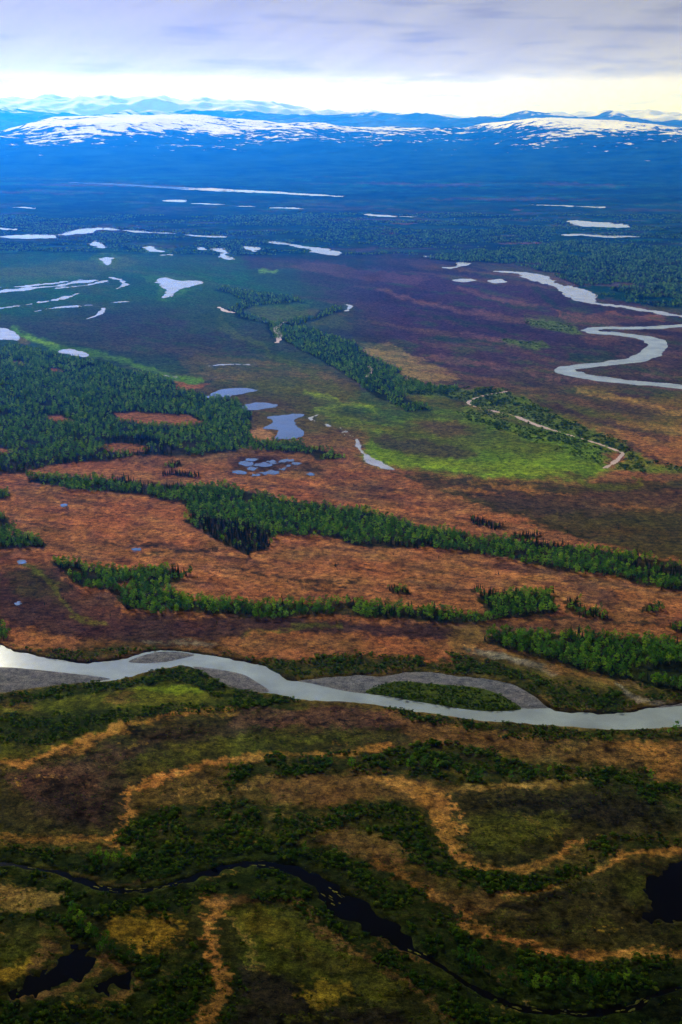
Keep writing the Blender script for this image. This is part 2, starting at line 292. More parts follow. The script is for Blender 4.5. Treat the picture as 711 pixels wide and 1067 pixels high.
FAR_LINES = [  # name, label, material, centre line, width in metres
 ('river', 'wide pale river looping in a horseshoe across the right middle distance', M_silt, [(780, 336), (711, 339.5), (675, 341.5), (640, 341.5), (624, 342), (616, 344), (622, 346.5), (650, 348.7), (672, 352), (684, 357), (684, 362), (676, 369), (662, 374.5), (640, 378), (612, 381), (592, 383.5), (589, 386.5), (602, 390.5), (628, 395), (660, 398.5), (711, 403), (780, 408)], [55] * 3 + [50, 45, 45, 50, 60, 62, 62, 60, 60, 58, 56, 55, 52, 52, 56, 60, 60, 60, 60]),
 ('river', 'bright white river winding past the far wood on the right', M_far, [(515, 282.5), (545, 284.5), (559, 289), (572, 295), (592, 301), (606, 308), (616, 315), (647, 319.5), (680, 324.6), (711, 329.6), (780, 338)], [35, 40, 110, 70, 80, 120, 60, 45, 40, 40, 40]),
 ('river', 'pale braided river streak across the left plain, uppermost', M_far, [(-50, 307), (0, 304), (34, 300), (66, 297.5)], [60, 60, 75, 25]),
 ('river', 'short pale braid ending right of the uppermost streak', M_far, [(62, 297), (85, 293.5), (101, 291.5)], [25, 70, 25]),
 ('pond', 'pale hooked pool at the end of the left braids', M_far, [(117, 289), (127, 292.5), (130, 297), (122, 301)], [12, 25, 32, 10]),
 ('river', 'thin curved pale channel across the left plain', M_far, [(-50, 325), (0, 321), (34, 316.5), (68, 310), (84, 304.5)], [24, 24, 20, 24, 10]),
 ('river', 'thin pale channel below the curved one on the left plain', M_far, [(34, 325), (60, 320.5), (101, 317.5)], [10, 22, 10]),
 ('pond', 'short pale bar of water at the end of the thin channel', M_far, [(115, 315.5), (126, 314.5), (138, 314)], [8, 22, 8]),
 ('creek', 'short crooked pale creek dropping from the thin channel', M_far, [(89, 333), (100, 329), (106, 325), (108, 321)], [8, 16, 16, 8]),
 ('pond', 'thin white sliver of water above the forest ponds', M_far, [(218, 381.5), (235, 379.7), (259, 380)], [4, 14, 4]),
 ('pond', 'thin pale sliver of water at the upper forest corner', M_far, [(162, 390), (170, 391), (184, 393)], [3, 10, 3]),
 ('creek', 'pale thread of a creek ending in a wider pool in the green meadow', M_far, [(340, 430), (324, 436), (345, 444), (361, 447), (357, 452), (371, 456), (375, 467), (383, 476), (394, 484), (409, 489)], [3, 5, 4, 5, 6, 8, 6, 13, 24, 5]),
 ('creek', 'pinkish gravelly creek winding through green willows on the right', M_pink, [(528, 408), (510, 411), (495, 415), (488, 420), (500, 425), (522, 430), (538, 434), (562, 443.6), (589, 452), (619, 461), (640, 468.5), (649, 473), (640, 482), (631, 488)], [3, 4, 5, 5, 3, 3, 8, 9, 4, 5, 8, 9, 9, 8]),
 ('creek', 'short pink reach of creek in the trees, upper left one', M_pink, [(297, 335), (288, 342), (292, 349), (289, 357)], [14, 14, 16, 10]),
 ('creek', 'short pink reach of creek in the trees, lower right one', M_pink, [(394, 378), (385, 381), (387, 386), (383, 393)], [8, 10, 10, 8]),
 ('creek', 'tiny pink glint of creek at the left end of the tree belt', M_pink, [(228, 320), (235, 324), (246, 326)], [8, 16, 8]),
 ('creek', 'short pale creek bend on the purple plain at centre', M_far, [(355, 316), (365, 319), (362, 324)], [6, 14, 8]),
 ('river', 'long pale river streak far off below the blue hills', M_far, [(70, 190), (130, 192.5), (200, 196.5), (280, 200.5), (360, 205)], [60, 160, 280, 220, 60]),
 ('pond', 'white dash of water far off, first from the left', M_far, [(177, 208.5), (182, 209), (191, 211)], [120, 180, 60]),
 ('pond', 'white dash of water far off, second from the left', M_far, [(204, 212), (220, 212.6), (231, 213)], [30, 90, 30]),
 ('pond', 'white dash of water far off, third from the left', M_far, [(244, 215), (256, 215), (269, 215.4)], [30, 100, 30]),
 ('pond', 'white dash of water far off, fourth from the left', M_far, [(286, 216.5), (300, 217), (317, 217.6)], [30, 80, 30]),
 ('river', 'thin white river thread running right from the far left lakes', M_far, [(105, 238), (140, 241), (156, 242), (180, 243.5), (232, 247)], [60, 50, 40, 36, 30]),
 ('river', 'white river reach widening to a wedge left of centre', M_far, [(284, 252), (316, 257), (329, 259.5), (338, 262.5), (352, 266.5)], [30, 50, 90, 130, 30]),
 ('creek', 'white squiggle of water left of the green rimmed pond', M_far, [(226, 259), (234, 263), (231, 266), (240, 270)], [30, 45, 30, 25]),
 ('creek', 'white squiggle of water by the far left meadow', M_far, [(98, 250), (101, 255), (106, 258)], [30, 40, 24]),
 ('lake', 'broken white lake strip far off on the right, lower of two', M_far, [(588, 245), (610, 245), (635, 246.5), (661, 246)], [50, 90, 90, 60]),
 ('pond', 'white dash of water far off right of centre', M_far, [(382, 223.5), (408, 225), (444, 226)], [40, 110, 40]),
 ('pond', 'white speck of water on the left plain', M_far, [(168, 266), (174, 265.7), (181, 266)], [20, 45, 20]),
 ('river', 'faint upper braid beside the left plain streaks', M_far, [(-40, 300.5), (20, 298.5), (60, 294.5), (100, 289)], [18, 26, 22, 12]),
 ('river', 'faint lower braid beside the left plain streaks', M_far, [(58, 300.5), (90, 297), (112, 292.5)], [10, 20, 10]),
 ('pond', 'tiny pale dash of water at the far left under the hills', M_far, [(14, 216), (24, 216), (34, 217)], [20, 60, 20]),
 ('pond', 'pale dash of water at the far left edge above the flat lake', M_far, [(-20, 237), (4, 238.5), (16, 239)], [20, 50, 20]),
 ('pond', 'tiny white dash just above the crook shaped pond', M_far, [(446, 267.5), (456, 267), (468, 268.5)], [10, 40, 10]),
 ('river', 'faint pale river line across the far right below the hills', M_far, [(550, 213), (590, 214.5), (630, 216)], [30, 70, 30]),
]

# ------------------------------------------------------------------ the ground sheet and its plant cover colours
du = 1.35
us = np.concatenate([[-4000, -2600, -1400, -800, -480, -300, -190], np.arange(-120, 832, du), [900, 1010, 1190, 1510, 2110, 3310, 4700]])
va = np.concatenate([[134.0, 136, 140, 145, 150, 156, 162, 168], np.arange(174, 300, 0.9), np.arange(300, 1125, 1.3)])
A, V = np.meshgrid(us, va)
GX, GY = unproj(A, V, 0.0)
# rows nearer than the frame, under and behind the aircraft
yn = GY[-1, 0]; xe = GX[-1]
extra_y = [650.0, 480.0, 250.0, -200.0, -1200.0, -4000.0, -9000.0]
GXe = np.array([xe * (1 + 0.5 * i) for i in range(1, len(extra_y) + 1)]); GYe = np.array([np.full_like(xe, q) for q in extra_y])
wu = fbm(A / 22, V / 9, 3, 4) + 0.8 * fbm(A / 5, V / 2.5, 31, 3); wv = fbm(A / 22, V / 9, 5, 4) + 0.8 * fbm(A / 5, V / 2.5, 37, 3)
sc = 0.35 + (V - 118) / 600.0
WU = A + wu * 11 * sc; WV = V + wv * 4.6 * sc
COL = np.zeros(A.shape + (3,))
def band_color(v, stops):
    p = [s[0] for s in stops]; return np.stack([np.interp(v, p, [s[1][k] for s in stops]) for k in range(3)], -1)
COL[:] = band_color(V + 10 * fbm(A / 60, V / 12, 9, 3), [
    (118, (.010, .045, .026)), (252, (.012, .042, .026)), (276, (.036, .034, .036)), (300, (.052, .034, .044)), (345, (.056, .034, .038)), (400, (.080, .058, .036)),
    (440, (.105, .085, .030)), (480, (.22, .105, .060)), (520, (.26, .110, .058)), (600, (.27, .115, .058)), (650, (.24, .105, .050)), (676, (.17, .085, .040)), (700, (.10, .085, .026)),
    (760, (.120, .085, .030)), (860, (.115, .090, .026)), (1000, (.085, .072, .020)), (1130, (.06, .05, .018))])
lk = (sstep(262, 285, V) * (1 - sstep(375, 420, V)) * (1 - sstep(300, 430, A)) * .9)[..., None]      # the plain is greener on the left
COL = COL * (1 - lk) + np.array((.040, .078, .040)) * lk
C = {'bog': (.27, .115, .058), 'bogdk': (.105, .058, .048), 'purple': (.062, .040, .040), 'dkgreen': (.026, .050, .015), 'scrub': (.022, .038, .008), 'olive': (.095, .105, .015),
     'green': (.110, .20, .014), 'bright': (.22, .33, .020), 'tan': (.52, .25, .075), 'brown': (.19, .110, .045), 'yellow': (.40, .27, .035), 'dkolive': (.050, .048, .017),
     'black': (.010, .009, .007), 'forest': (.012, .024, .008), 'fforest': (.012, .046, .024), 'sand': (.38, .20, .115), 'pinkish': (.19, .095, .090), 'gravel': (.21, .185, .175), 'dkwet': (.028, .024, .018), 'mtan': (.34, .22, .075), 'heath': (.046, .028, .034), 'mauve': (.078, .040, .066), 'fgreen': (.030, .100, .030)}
def paint(c, poly, soft=3.0, op=1.0, warp=1.0, tex=0.0):
    poly = np.asarray(poly, float)
    x0, y0 = poly.min(0) - 14 - soft; x1, y1 = poly.max(0) + 14 + soft
    r = np.where((va > y0) & (va < y1))[0]; cc = np.where((us > x0) & (us < x1))[0]
    if len(r) == 0 or len(cc) == 0: return
    sl = (slice(r[0], r[-1] + 1), slice(cc[0], cc[-1] + 1))
    pu = A[sl] + (WU[sl] - A[sl]) * warp; pv = V[sl] + (WV[sl] - V[sl]) * warp
    soft = soft * .6; m = sstep(-soft, soft, signed_dist(pu, pv * 1.0, poly)) * op
    if tex: m = m * np.clip(1 - tex + tex * (0.5 + 1.1 * fbm(A[sl] / 7, V[sl] / 3, 77, 4)) * 2, 0, 1)
    COL[sl] = COL[sl] * (1 - m[..., None]) + np.array(C[c]) * m[..., None]
def pline(c, pts, w, soft=2.0, op=1.0, warp=0.7, tex=0.0):
    if c == 'tan': tex = tex or .25; w = w * .82; soft = soft * .8
    pts = spline(pts, 4); ww = w / 2 + 14 + soft
    x0, y0 = pts.min(0) - ww; x1, y1 = pts.max(0) + ww
    r = np.where((va > y0) & (va < y1))[0]; cc = np.where((us > x0) & (us < x1))[0]
    if len(r) == 0 or len(cc) == 0: return
    sl = (slice(r[0], r[-1] + 1), slice(cc[0], cc[-1] + 1))
    pu = A[sl] + (WU[sl] - A[sl]) * warp; pv = V[sl] + (WV[sl] - V[sl]) * warp
    soft = soft * .7; w = w * (1 + .55 * fbm(pu / 14, pv / 9, 55, 3)); m = (1 - sstep(w / 2 - soft, w / 2 + soft, line_dist(pu, pv, pts))) * op
    if tex: m = m * np.clip(1 - tex + tex * (0.5 + 1.1 * fbm(A[sl] / 7, V[sl] / 3, 78, 4)) * 2, 0, 1)
    COL[sl] = COL[sl] * (1 - m[..., None]) + np.array(C[c]) * m[..., None]


# far plain: belts of forest, heath and bog seen almost edge on
for i in range(46):
    v = random.uniform(176, 262); u = random.uniform(-100, 800); l = random.uniform(40, 150)
    paint(random.choice(['fforest', 'purple', 'purple', 'fforest', 'dkolive', 'dkgreen']), [(u - l, v), (u - l * .3, v - random.uniform(.8, 2.2)), (u + l * .4, v - 1), (u + l, v + .8), (u + l * .2, v + random.uniform(1.2, 3))], 1.2, .75)
for (u, v, l, c) in [(420, 232, 14, 'pinkish'), (410, 241, 10, 'pinkish'), (535, 218, 9, 'pinkish'), (545, 253, 30, 'pinkish'), (610, 257, 12, 'pinkish'), (685, 267, 28, 'pinkish'), (420, 245, 22, 'pinkish'), (460, 231, 18, 'purple'), (650, 262, 45, 'purple')]:
    paint(c, [(u - l, v), (u, v - 1.4), (u + l, v + .4), (u, v + 1.6)], 1, .85)
paint('fforest', [(440, 268), (490, 262), (530, 258), (600, 250), (711, 258), (800, 262), (800, 336), (711, 325), (660, 316), (625, 312), (612, 303), (598, 297), (575, 287), (555, 281), (520, 276), (470, 272)], 2, 1)
paint('olive', [(-120, 275), (0, 278), (60, 272), (130, 266), (170, 270), (150, 284), (100, 288), (40, 292), (-120, 296)], 3, .9, tex=.5)
paint('green', [(-120, 292), (0, 288), (60, 282), (110, 280), (100, 290), (40, 297), (-120, 304)], 3, .8, tex=.5)
paint('green', [(150, 286), (190, 285), (222, 290), (212, 300), (190, 306), (178, 315), (160, 312), (165, 300), (150, 294)], 2, .8)
for q in ([(92, 266), (108, 262), (124, 268), (122, 277), (106, 278)], [(138, 256), (160, 252), (182, 258), (180, 264), (150, 264)], [(246, 256), (262, 254), (276, 259), (262, 264)], [(268, 280), (290, 281), (288, 284), (270, 283)]):
    paint('bright', q, 2, .7)
paint('purple', [(120, 268), (220, 264), (300, 270), (360, 272), (300, 280), (220, 282), (150, 280)], 3, .8)
paint('fforest', [(-120, 252), (60, 252), (150, 246), (250, 250), (360, 262), (300, 266), (220, 262), (140, 266), (60, 270), (-120, 270)], 3, .8, tex=.4)
paint('purple', [(-20, 330), (60, 332), (130, 320), (200, 318), (290, 345), (330, 372), (280, 385), (200, 378), (130, 372), (70, 356), (-20, 340)], 12, .6, tex=.3)
paint('purple', [(100, 335), (200, 332), (260, 350), (250, 372), (190, 372), (120, 362)], 6, .6, tex=.5)
for i in range(36):
    v = random.uniform(268, 405); u = random.uniform(300, 800); l = random.uniform(30, 90)
    if v > 330 and u < 420: u += 130
    paint(random.choice(['pinkish', 'bogdk', 'purple', 'brown', 'purple', 'bogdk']), [(u - l, v - l * .09), (u - l * .2, v - 2.5), (u + l, v + l * .10), (u + l * .1, v + 4)], 2.5, .6)
paint('pinkish', [(320, 272), (400, 282), (450, 290), (430, 296), (350, 288), (300, 278)], 2, .7, tex=.4)
paint('mtan', [(370, 357), (400, 358), (440, 372), (480, 394), (470, 399), (435, 396), (410, 385), (385, 372)], 3, .85)
paint('olive', [(253, 323), (280, 316), (305, 312), (326, 318), (320, 329), (298, 334), (272, 334)], 2, .9)
paint('olive', [(330, 318), (352, 328), (370, 345), (350, 342), (320, 336)], 2, .5)
paint('olive', [(413, 406), (440, 404), (480, 408), (478, 428), (450, 430), (430, 420)], 2, .9)
paint('brown', [(185, 372), (260, 372), (330, 382), (360, 400), (380, 420), (330, 425), (300, 415), (250, 398), (200, 396)], 5, .7, tex=.5)
paint('olive', [(250, 396), (300, 392), (360, 404), (420, 424), (480, 428), (470, 436), (400, 446), (330, 440), (300, 420), (262, 412)], 7, .85, tex=.25)
paint('green', [(330, 415), (390, 424), (470, 430), (440, 438), (380, 452), (345, 440)], 8, .6, tex=.3)
paint('fgreen', [(-120, 256), (120, 256), (250, 262), (262, 290), (240, 306), (200, 318), (120, 312), (0, 330), (-120, 334)], 8, .7, tex=.35)
paint('olive', [(-120, 278), (0, 280), (60, 275), (130, 268), (150, 274), (100, 284), (40, 290), (-120, 296)], 5, .7, tex=.5)
paint('mauve', [(300, 272), (420, 282), (540, 292), (600, 330), (580, 380), (500, 395), (430, 372), (380, 330), (320, 300)], 12, .55, tex=.5)
paint('fgreen', [(200, 285), (250, 290), (300, 305), (330, 318), (300, 322), (240, 318), (205, 306)], 5, .6, tex=.4)
paint('fgreen', [(380, 405), (440, 420), (470, 430), (400, 440), (350, 432)], 5, .6, tex=.4)
pline('bright', [(332, 428), (350, 425), (372, 421), (390, 426)], 4, 2, .8)
pline('bright', [(318, 408), (345, 414), (352, 420)], 4, 2, .6)
pline('green', [(12, 341), (26, 350), (45, 355), (60, 362), (100, 368), (130, 377), (155, 384), (180, 393), (205, 396)], 6, 2, .9)
pline('bright', [(30, 350), (46, 356), (58, 361)], 4, 1.5, .8)
pline('brown', [(18, 351), (30, 356)], 6, 2, .9)
# meanders and meadows right of centre
paint('brown', [(520, 410), (600, 402), (711, 412), (800, 415), (800, 500), (711, 486), (670, 480), (655, 462), (610, 445), (560, 425)], 5, .9)
paint('olive', [(520, 412), (590, 405), (640, 410), (620, 425), (640, 445), (610, 445), (560, 428)], 5, .7, tex=.4)
paint('olive', [(520, 408), (600, 402), (711, 410), (800, 412), (800, 448), (711, 446), (650, 440), (600, 436), (560, 425)], 9, .6, tex=.45)
paint('mtan', [(600, 432), (680, 440), (760, 450), (760, 470), (690, 466), (640, 452)], 8, .5, tex=.4)
paint('bog', [(640, 448), (711, 458), (800, 470), (800, 490), (711, 484), (672, 478)], 5, .7)
pline('purple', [(575, 418), (600, 430), (640, 444), (695, 457)], 6, 2, .8)
pline('purple', [(655, 462), (672, 474), (690, 482)], 4, 2, .7)
paint('purple', [(630, 408), (660, 405), (690, 408), (670, 416), (640, 414)], 2, .9)
paint('purple', [(660, 366), (700, 372), (800, 380), (800, 392), (690, 388), (650, 385)], 3, .8)
paint('pinkish', [(662, 388), (711, 392), (711, 398), (680, 397)], 2, .7)
paint('bog', [(608, 328), (640, 326), (690, 330), (694, 335), (650, 336), (615, 335)], 2, .7)
paint('bog', [(575, 322), (600, 326), (612, 337), (590, 338)], 2, .6)
paint('bog', [(600, 352), (640, 353), (650, 358), (620, 359)], 2, .6)
paint('dkgreen', [(590, 366), (620, 368), (650, 366), (640, 374), (612, 378), (590, 378)], 2, .7)
paint('green', [(372, 476), (384, 455), (396, 440), (440, 432), (480, 428), (520, 438), (560, 446), (600, 454), (628, 470), (640, 490), (610, 500), (560, 500), (500, 496), (440, 492), (400, 484)], 8, .95, 1.0)
paint('olive', [(395, 445), (440, 436), (500, 440), (540, 450), (590, 470), (560, 478), (500, 470), (440, 462), (400, 458)], 6, .7, tex=.3)
paint('purple', [(385, 455), (400, 451), (440, 458), (478, 466), (500, 474), (480, 479), (430, 474), (395, 466)], 5, .8)
paint('bogdk', [(430, 440), (480, 440), (500, 452), (460, 455)], 5, .6)
paint('bright', [(385, 475), (430, 480), (500, 484), (560, 478), (610, 480), (600, 490), (540, 494), (470, 490), (410, 486)], 4, .45, tex=.4)
paint('dkolive', [(404, 493), (470, 498), (560, 504), (640, 503), (711, 498), (800, 500), (800, 596), (711, 583), (640, 572), (560, 548), (520, 532), (460, 512), (425, 500)], 5, .95)
paint('purple', [(430, 500), (520, 508), (600, 530), (560, 540), (500, 520)], 5, .7)
paint('bogdk', [(540, 515), (640, 512), (711, 508), (780, 515), (711, 532), (620, 535)], 6, .55)
pline('olive', [(590, 492), (612, 504), (640, 509), (662, 507), (665, 501)], 5, 2, .9)
pline('bright', [(440, 487), (480, 490), (520, 494), (560, 494), (590, 490)], 3, 1.5, .6)
# brown bog
paint('bogdk', [(238, 476), (270, 472), (310, 476), (335, 488), (330, 498), (290, 496), (245, 494)], 4, .9)
paint('dkwet', [(244, 478), (270, 475), (312, 478), (332, 490), (322, 497), (285, 495), (248, 493)], 4, .75, 1.3, tex=.5)
paint('bogdk', [(320, 490), (400, 500), (440, 512), (400, 508), (350, 502)], 4, .6)
for i in range(90):
    v = random.uniform(488, 655); u = random.uniform(-60, 760); l = random.uniform(10, 45); k = .12
    paint(random.choice(['bogdk', 'brown', 'purple', 'tan', 'pinkish', 'tan', 'bogdk']), [(u - l, v - l * k), (u - l * .1, v - random.uniform(1, 4)), (u + l, v + l * k), (u + l * .2, v + random.uniform(1, 4))], 2.5, random.uniform(.2, .5))
SB = fbm(A / 75, (V - .13 * A) / 6, 111, 4, .6); SB2 = fbm(A / 30, (V - .13 * A) / 3.2, 113, 4, .6); SB3 = fbm(A / 110, (V - .10 * A) / 15, 117, 3)
bz = sstep(0, 14, V - np.interp(A, [-120, 200, 330, 420, 500, 560, 640, 711, 800], [474, 474, 486, 500, 526, 548, 573, 586, 596])) * (1 - sstep(655, 690, V))
k_ = (sstep(.10, .42, SB + .5 * SB3) * .7 * bz)[..., None]; COL = COL * (1 - k_) + np.array(C['bogdk']) * k_
k_ = (sstep(.10, .45, -SB2 + .3 * SB3) * .65 * bz)[..., None]; COL = COL * (1 - k_) + np.array((.40, .185, .085)) * k_
k_ = (sstep(.26, .42, SB2 + .35 * SB) * .45 * bz)[..., None]; COL = COL * (1 - k_) + np.array((.050, .034, .032)) * k_
gz2 = sstep(130, 150, V) * (1 - sstep(258, 275, V)); Q1 = fbm(A / 90, V / 3.0, 121, 4, .6); Q2 = fbm(A / 45, V / 1.8, 123, 4, .65); Q3 = fbm(A / 14, V / 1.2, 125, 3, .6)
k_ = (sstep(.05, .35, Q1) * .75 * gz2)[..., None]; COL = COL * (1 - k_) + np.array((.008, .022, .020)) * k_
k_ = (sstep(.08, .40, Q2 - .3 * Q1) * .7 * gz2)[..., None]; COL = COL * (1 - k_) + np.array((.014, .080, .035)) * k_
k_ = (sstep(.16, .40, Q2 * .6 - .8 * Q1) * .6 * gz2 * sstep(190, 225, V))[..., None]; COL = COL * (1 - k_) + np.array((.055, .036, .055)) * k_
COL *= (1 + .8 * Q3 * gz2)[..., None].clip(.3, 2)
fz = sstep(262, 290, V) * (1 - sstep(430, 470, V))
k_ = (sstep(.05, .40, SB3 + .4 * SB) * (.3 + .3 * sstep(300, 430, A)) * fz)[..., None]; COL = COL * (1 - k_) + np.array((.034, .026, .034)) * k_
k_ = (sstep(.12, .42, -SB + .3 * SB2) * (.25 + .4 * sstep(330, 430, A)) * fz)[..., None]; COL = COL * (1 - k_) + np.array((.15, .085, .052)) * k_
k_ = (sstep(.12, .40, SB2 - .6 * SB3) * .65 * fz)[..., None]; COL = COL * (1 - k_) + np.array((.045, .075, .022)) * k_
for q in ([(107, 566), (130, 568), (160, 567), (182, 566)], [(140, 577), (180, 576), (222, 573)], [(284, 600), (300, 603), (325, 607), (350, 606), (352, 609), (378, 613)], [(320, 612), (345, 614)], [(279, 601), (262, 594), (240, 592)], [(538, 642), (580, 645), (640, 649), (690, 651)], [(560, 640), (590, 644), (640, 645)], [(60, 525), (72, 530)], [(365, 606), (375, 604), (388, 594)]):
    pline('dkwet', q, 3.4, 1.6, .85, tex=.5)
paint('bogdk', [(594, 612), (615, 606), (640, 618), (648, 632), (630, 632), (610, 622)], 5, .8, tex=.3)
paint('bogdk', [(78, 548), (95, 550), (100, 566), (84, 566)], 4, .6)
pline('dkwet', [(100, 543), (108, 530), (112, 524)], 3, 1.5, .4)
# heath between the woods and the river
paint('heath', [(-120, 588), (10, 594), (56, 596), (80, 615), (115, 620), (135, 640), (240, 644), (340, 646), (400, 650), (480, 652), (500, 662), (440, 668), (380, 662), (300, 655), (240, 664), (150, 670), (90, 664), (40, 656), (-120, 652)], 5, .92)
paint('heath', [(60, 580), (20, 575), (-60, 580), (-60, 600), (60, 606)], 8, .6, tex=.4)
paint('heath', [(300, 646), (420, 648), (540, 648), (640, 652), (640, 657), (500, 660), (400, 664), (320, 658)], 6, .7, tex=.35)
paint('bogdk', [(65, 612), (110, 618), (130, 640), (80, 640)], 4, .7)
paint('dkolive', [(0, 596), (40, 592), (70, 612), (60, 630), (20, 622)], 6, .6, tex=.4)
pline('olive', [(30, 588), (52, 608), (68, 632), (85, 645), (110, 649)], 5, 2, .8, tex=.3)
pline('olive', [(255, 661), (290, 657), (325, 650), (360, 653)], 3, 1.5, .7)
paint('bog', [(-120, 645), (0, 652), (40, 662), (90, 664), (85, 675), (30, 674), (0, 664), (-120, 660)], 4, .9, tex=.3)
paint('bog', [(235, 666), (270, 660), (330, 656), (400, 662), (470, 676), (470, 690), (420, 685), (330, 682), (262, 687), (235, 682)], 4, .9, tex=.3)
paint('dkwet', [(90, 664), (160, 668), (230, 664), (230, 672), (150, 676), (90, 672)], 4, .5, tex=.4)
pline('gravel', [(150, 669), (190, 670), (225, 671)], 2.4, 1, .6)
paint('brown', [(470, 652), (510, 650), (505, 668), (490, 676), (470, 690)], 4, .9)
pline('gravel', [(485, 674), (505, 680), (540, 688), (570, 697), (582, 701)], 6, 1.8, 1, .4)
pline('brown', [(572, 697), (610, 703), (640, 710), (672, 715)], 6, 2, .9, tex=.3)
pline('tan', [(484, 672), (494, 677)], 4, 1.5, .8)
pline('gravel', [(646, 713), (655, 724), (676, 731), (711, 734)], 5, 1.5, .9, .4)
pline('black', RIVER_N[2:20], 4, 1.4, .8, .2)
pline('black', RIVER_N[28:36], 4, 1.4, .8, .2)
# near side of the river
paint('olive', [(-120, 722), (0, 726), (100, 715), (190, 698), (260, 722), (320, 732), (240, 740), (180, 748), (110, 762), (60, 786), (0, 792), (-120, 792)], 4, .9)
paint('brown', [(-20, 724), (30, 722), (36, 736), (0, 738)], 4, .9, tex=.3)
paint('brown', [(100, 728), (130, 722), (150, 730), (120, 736)], 3, .7, tex=.3)
paint('bright', [(130, 718), (160, 714), (190, 713), (222, 722), (200, 724), (160, 720)], 3, .45, .8)
paint('dkolive', [(-120, 800), (0, 800), (47, 793), (81, 780), (120, 762), (160, 752), (240, 745), (360, 742), (430, 745), (470, 752), (430, 775), (380, 780), (262, 787), (203, 799), (142, 816), (125, 838), (128, 856), (111, 872), (60, 868), (0, 868), (-120, 866)], 4, 1)
paint('heath', [(20, 806), (60, 800), (110, 782), (160, 764), (240, 752), (300, 752), (220, 775), (150, 800), (120, 830), (118, 860), (70, 858), (30, 840)], 10, .5, tex=.2)
paint('olive', [(100, 800), (200, 770), (300, 762), (400, 768), (300, 780), (200, 795), (140, 812)], 7, .7, tex=.5)
paint('bogdk', [(235, 738), (320, 736), (400, 742), (465, 752), (430, 760), (340, 757), (240, 758)], 5, .85)
paint('bogdk', [(0, 806), (60, 796), (110, 778), (150, 770), (130, 800), (90, 830), (100, 860), (60, 840), (20, 830)], 7, .6, tex=.5)
paint('dkwet', [(45, 810), (80, 812), (95, 840), (80, 860), (55, 838)], 6, .8, tex=.5)
paint('black', [(118, 760), (140, 752), (152, 758), (150, 768), (125, 766)], 3, .8, tex=.6)
for q in ([(84, 770), (88, 800), (90, 830)], [(158, 760), (156, 785), (150, 790)], [(48, 792), (45, 815), (52, 840)], [(235, 752), (262, 744), (290, 740)], [(255, 756), (300, 750), (340, 752)], [(330, 752), (400, 750), (440, 756), (470, 750)], [(190, 746), (215, 744), (240, 748)]):
    pline('black', q, 2.6, 1.3, .8, 1.2, tex=.6)
pline('tan', [(-60, 790), (0, 793), (20, 796), (47, 788), (81, 774), (105, 764), (118, 756), (152, 749.5), (182, 745), (216, 741.5), (245, 740)], 7, 3, .62)
pline('tan', [(70, 783), (105, 766), (130, 757)], 12, 5, .4)
pline('tan', [(111, 875), (130, 860), (130, 838), (142, 820), (169, 810), (203, 800), (240, 791), (262, 788), (300, 788), (345, 787), (377, 783), (405, 777)], 8, 3, .9)
pline('tan', [(-60, 869), (0, 871), (40, 875), (81, 872), (111, 875)], 7, 3, .65)
pline('tan', [(111, 875), (125, 885), (138, 893)], 4, 2, .8)
paint('brown', [(400, 742), (460, 746), (520, 754), (600, 768), (711, 772), (800, 775), (800, 830), (711, 812), (640, 796), (560, 790), (500, 780), (430, 772)], 6, .75, tex=.35)
paint('tan', [(640, 770), (700, 775), (711, 800), (690, 812), (665, 790)], 6, .55, tex=.5)
paint('black', [(652, 792), (668, 796), (670, 800), (655, 798)], 2, .8)
paint('black', [(638, 800), (646, 797), (644, 806)], 2, .7)
paint('brown', [(275, 818), (330, 808), (400, 806), (450, 812), (480, 820), (470, 850), (440, 840), (400, 832), (330, 838), (290, 832)], 6, .95, tex=.2)
paint('tan', [(385, 806), (430, 812), (470, 826), (480, 850), (478, 880), (462, 880), (450, 850), (430, 832), (400, 820)], 5, .75, tex=.3)
pline('tan', [(440, 828), (452, 852), (462, 874), (472, 889), (495, 903), (525, 906), (562, 901), (588, 890), (600, 878), (612, 872)], 9, 3, .9)
pline('mtan', [(471, 820), (520, 820), (560, 818), (602, 814)], 7, 3, .8, tex=.3)
paint('dkolive', [(470, 826), (600, 817), (640, 802), (690, 832), (730, 850), (800, 860), (800, 870), (711, 872), (640, 870), (610, 872), (592, 884), (545, 900), (505, 900), (482, 885), (472, 855)], 5, 1)
paint('olive', [(485, 850), (540, 838), (600, 850), (580, 875), (530, 890), (495, 885)], 7, .7, tex=.4)
paint('dkwet', [(520, 835), (580, 828), (640, 830), (690, 848), (640, 862), (590, 850), (540, 848)], 6, .85, tex=.5)
for i in range(24):
    u = random.uniform(475, 690); v = random.uniform(822, 862); l = random.uniform(14, 50)
    pline('black', [(u, v), (u + l * .4, v + random.uniform(-2, 4)), (u + l, v + random.uniform(2, 9))], random.uniform(1.4, 3), 1.2, .75, 1.3, tex=.5)
for q in ([(640, 815), (665, 824), (690, 842)], [(650, 812), (680, 822)]):
    pline('bogdk', q, 2.5, 1.2, .8)
paint('brown', [(330, 870), (360, 865), (395, 872), (425, 895), (420, 908), (390, 900), (350, 885)], 6, .85, tex=.25)
pline('tan', [(395, 898), (435, 923), (475, 942), (494, 966), (525, 979), (565, 989), (615, 995), (665, 991), (720, 994)], 9, 3, .8, tex=.15)
paint('brown', [(440, 918), (480, 930), (520, 930), (530, 945), (500, 955), (470, 945)], 6, .7, tex=.4)
pline('tan', [(520, 932), (555, 929), (577, 923)], 5, 2, .8)
pline('tan', [(612, 911), (633, 903), (645, 892), (680, 887), (730, 883)], 6, 2.4, .75)
paint('dkolive', [(490, 955), (540, 938), (590, 925), (640, 905), (690, 892), (711, 890), (720, 985), (660, 985), (590, 982), (520, 972)], 5, .95)
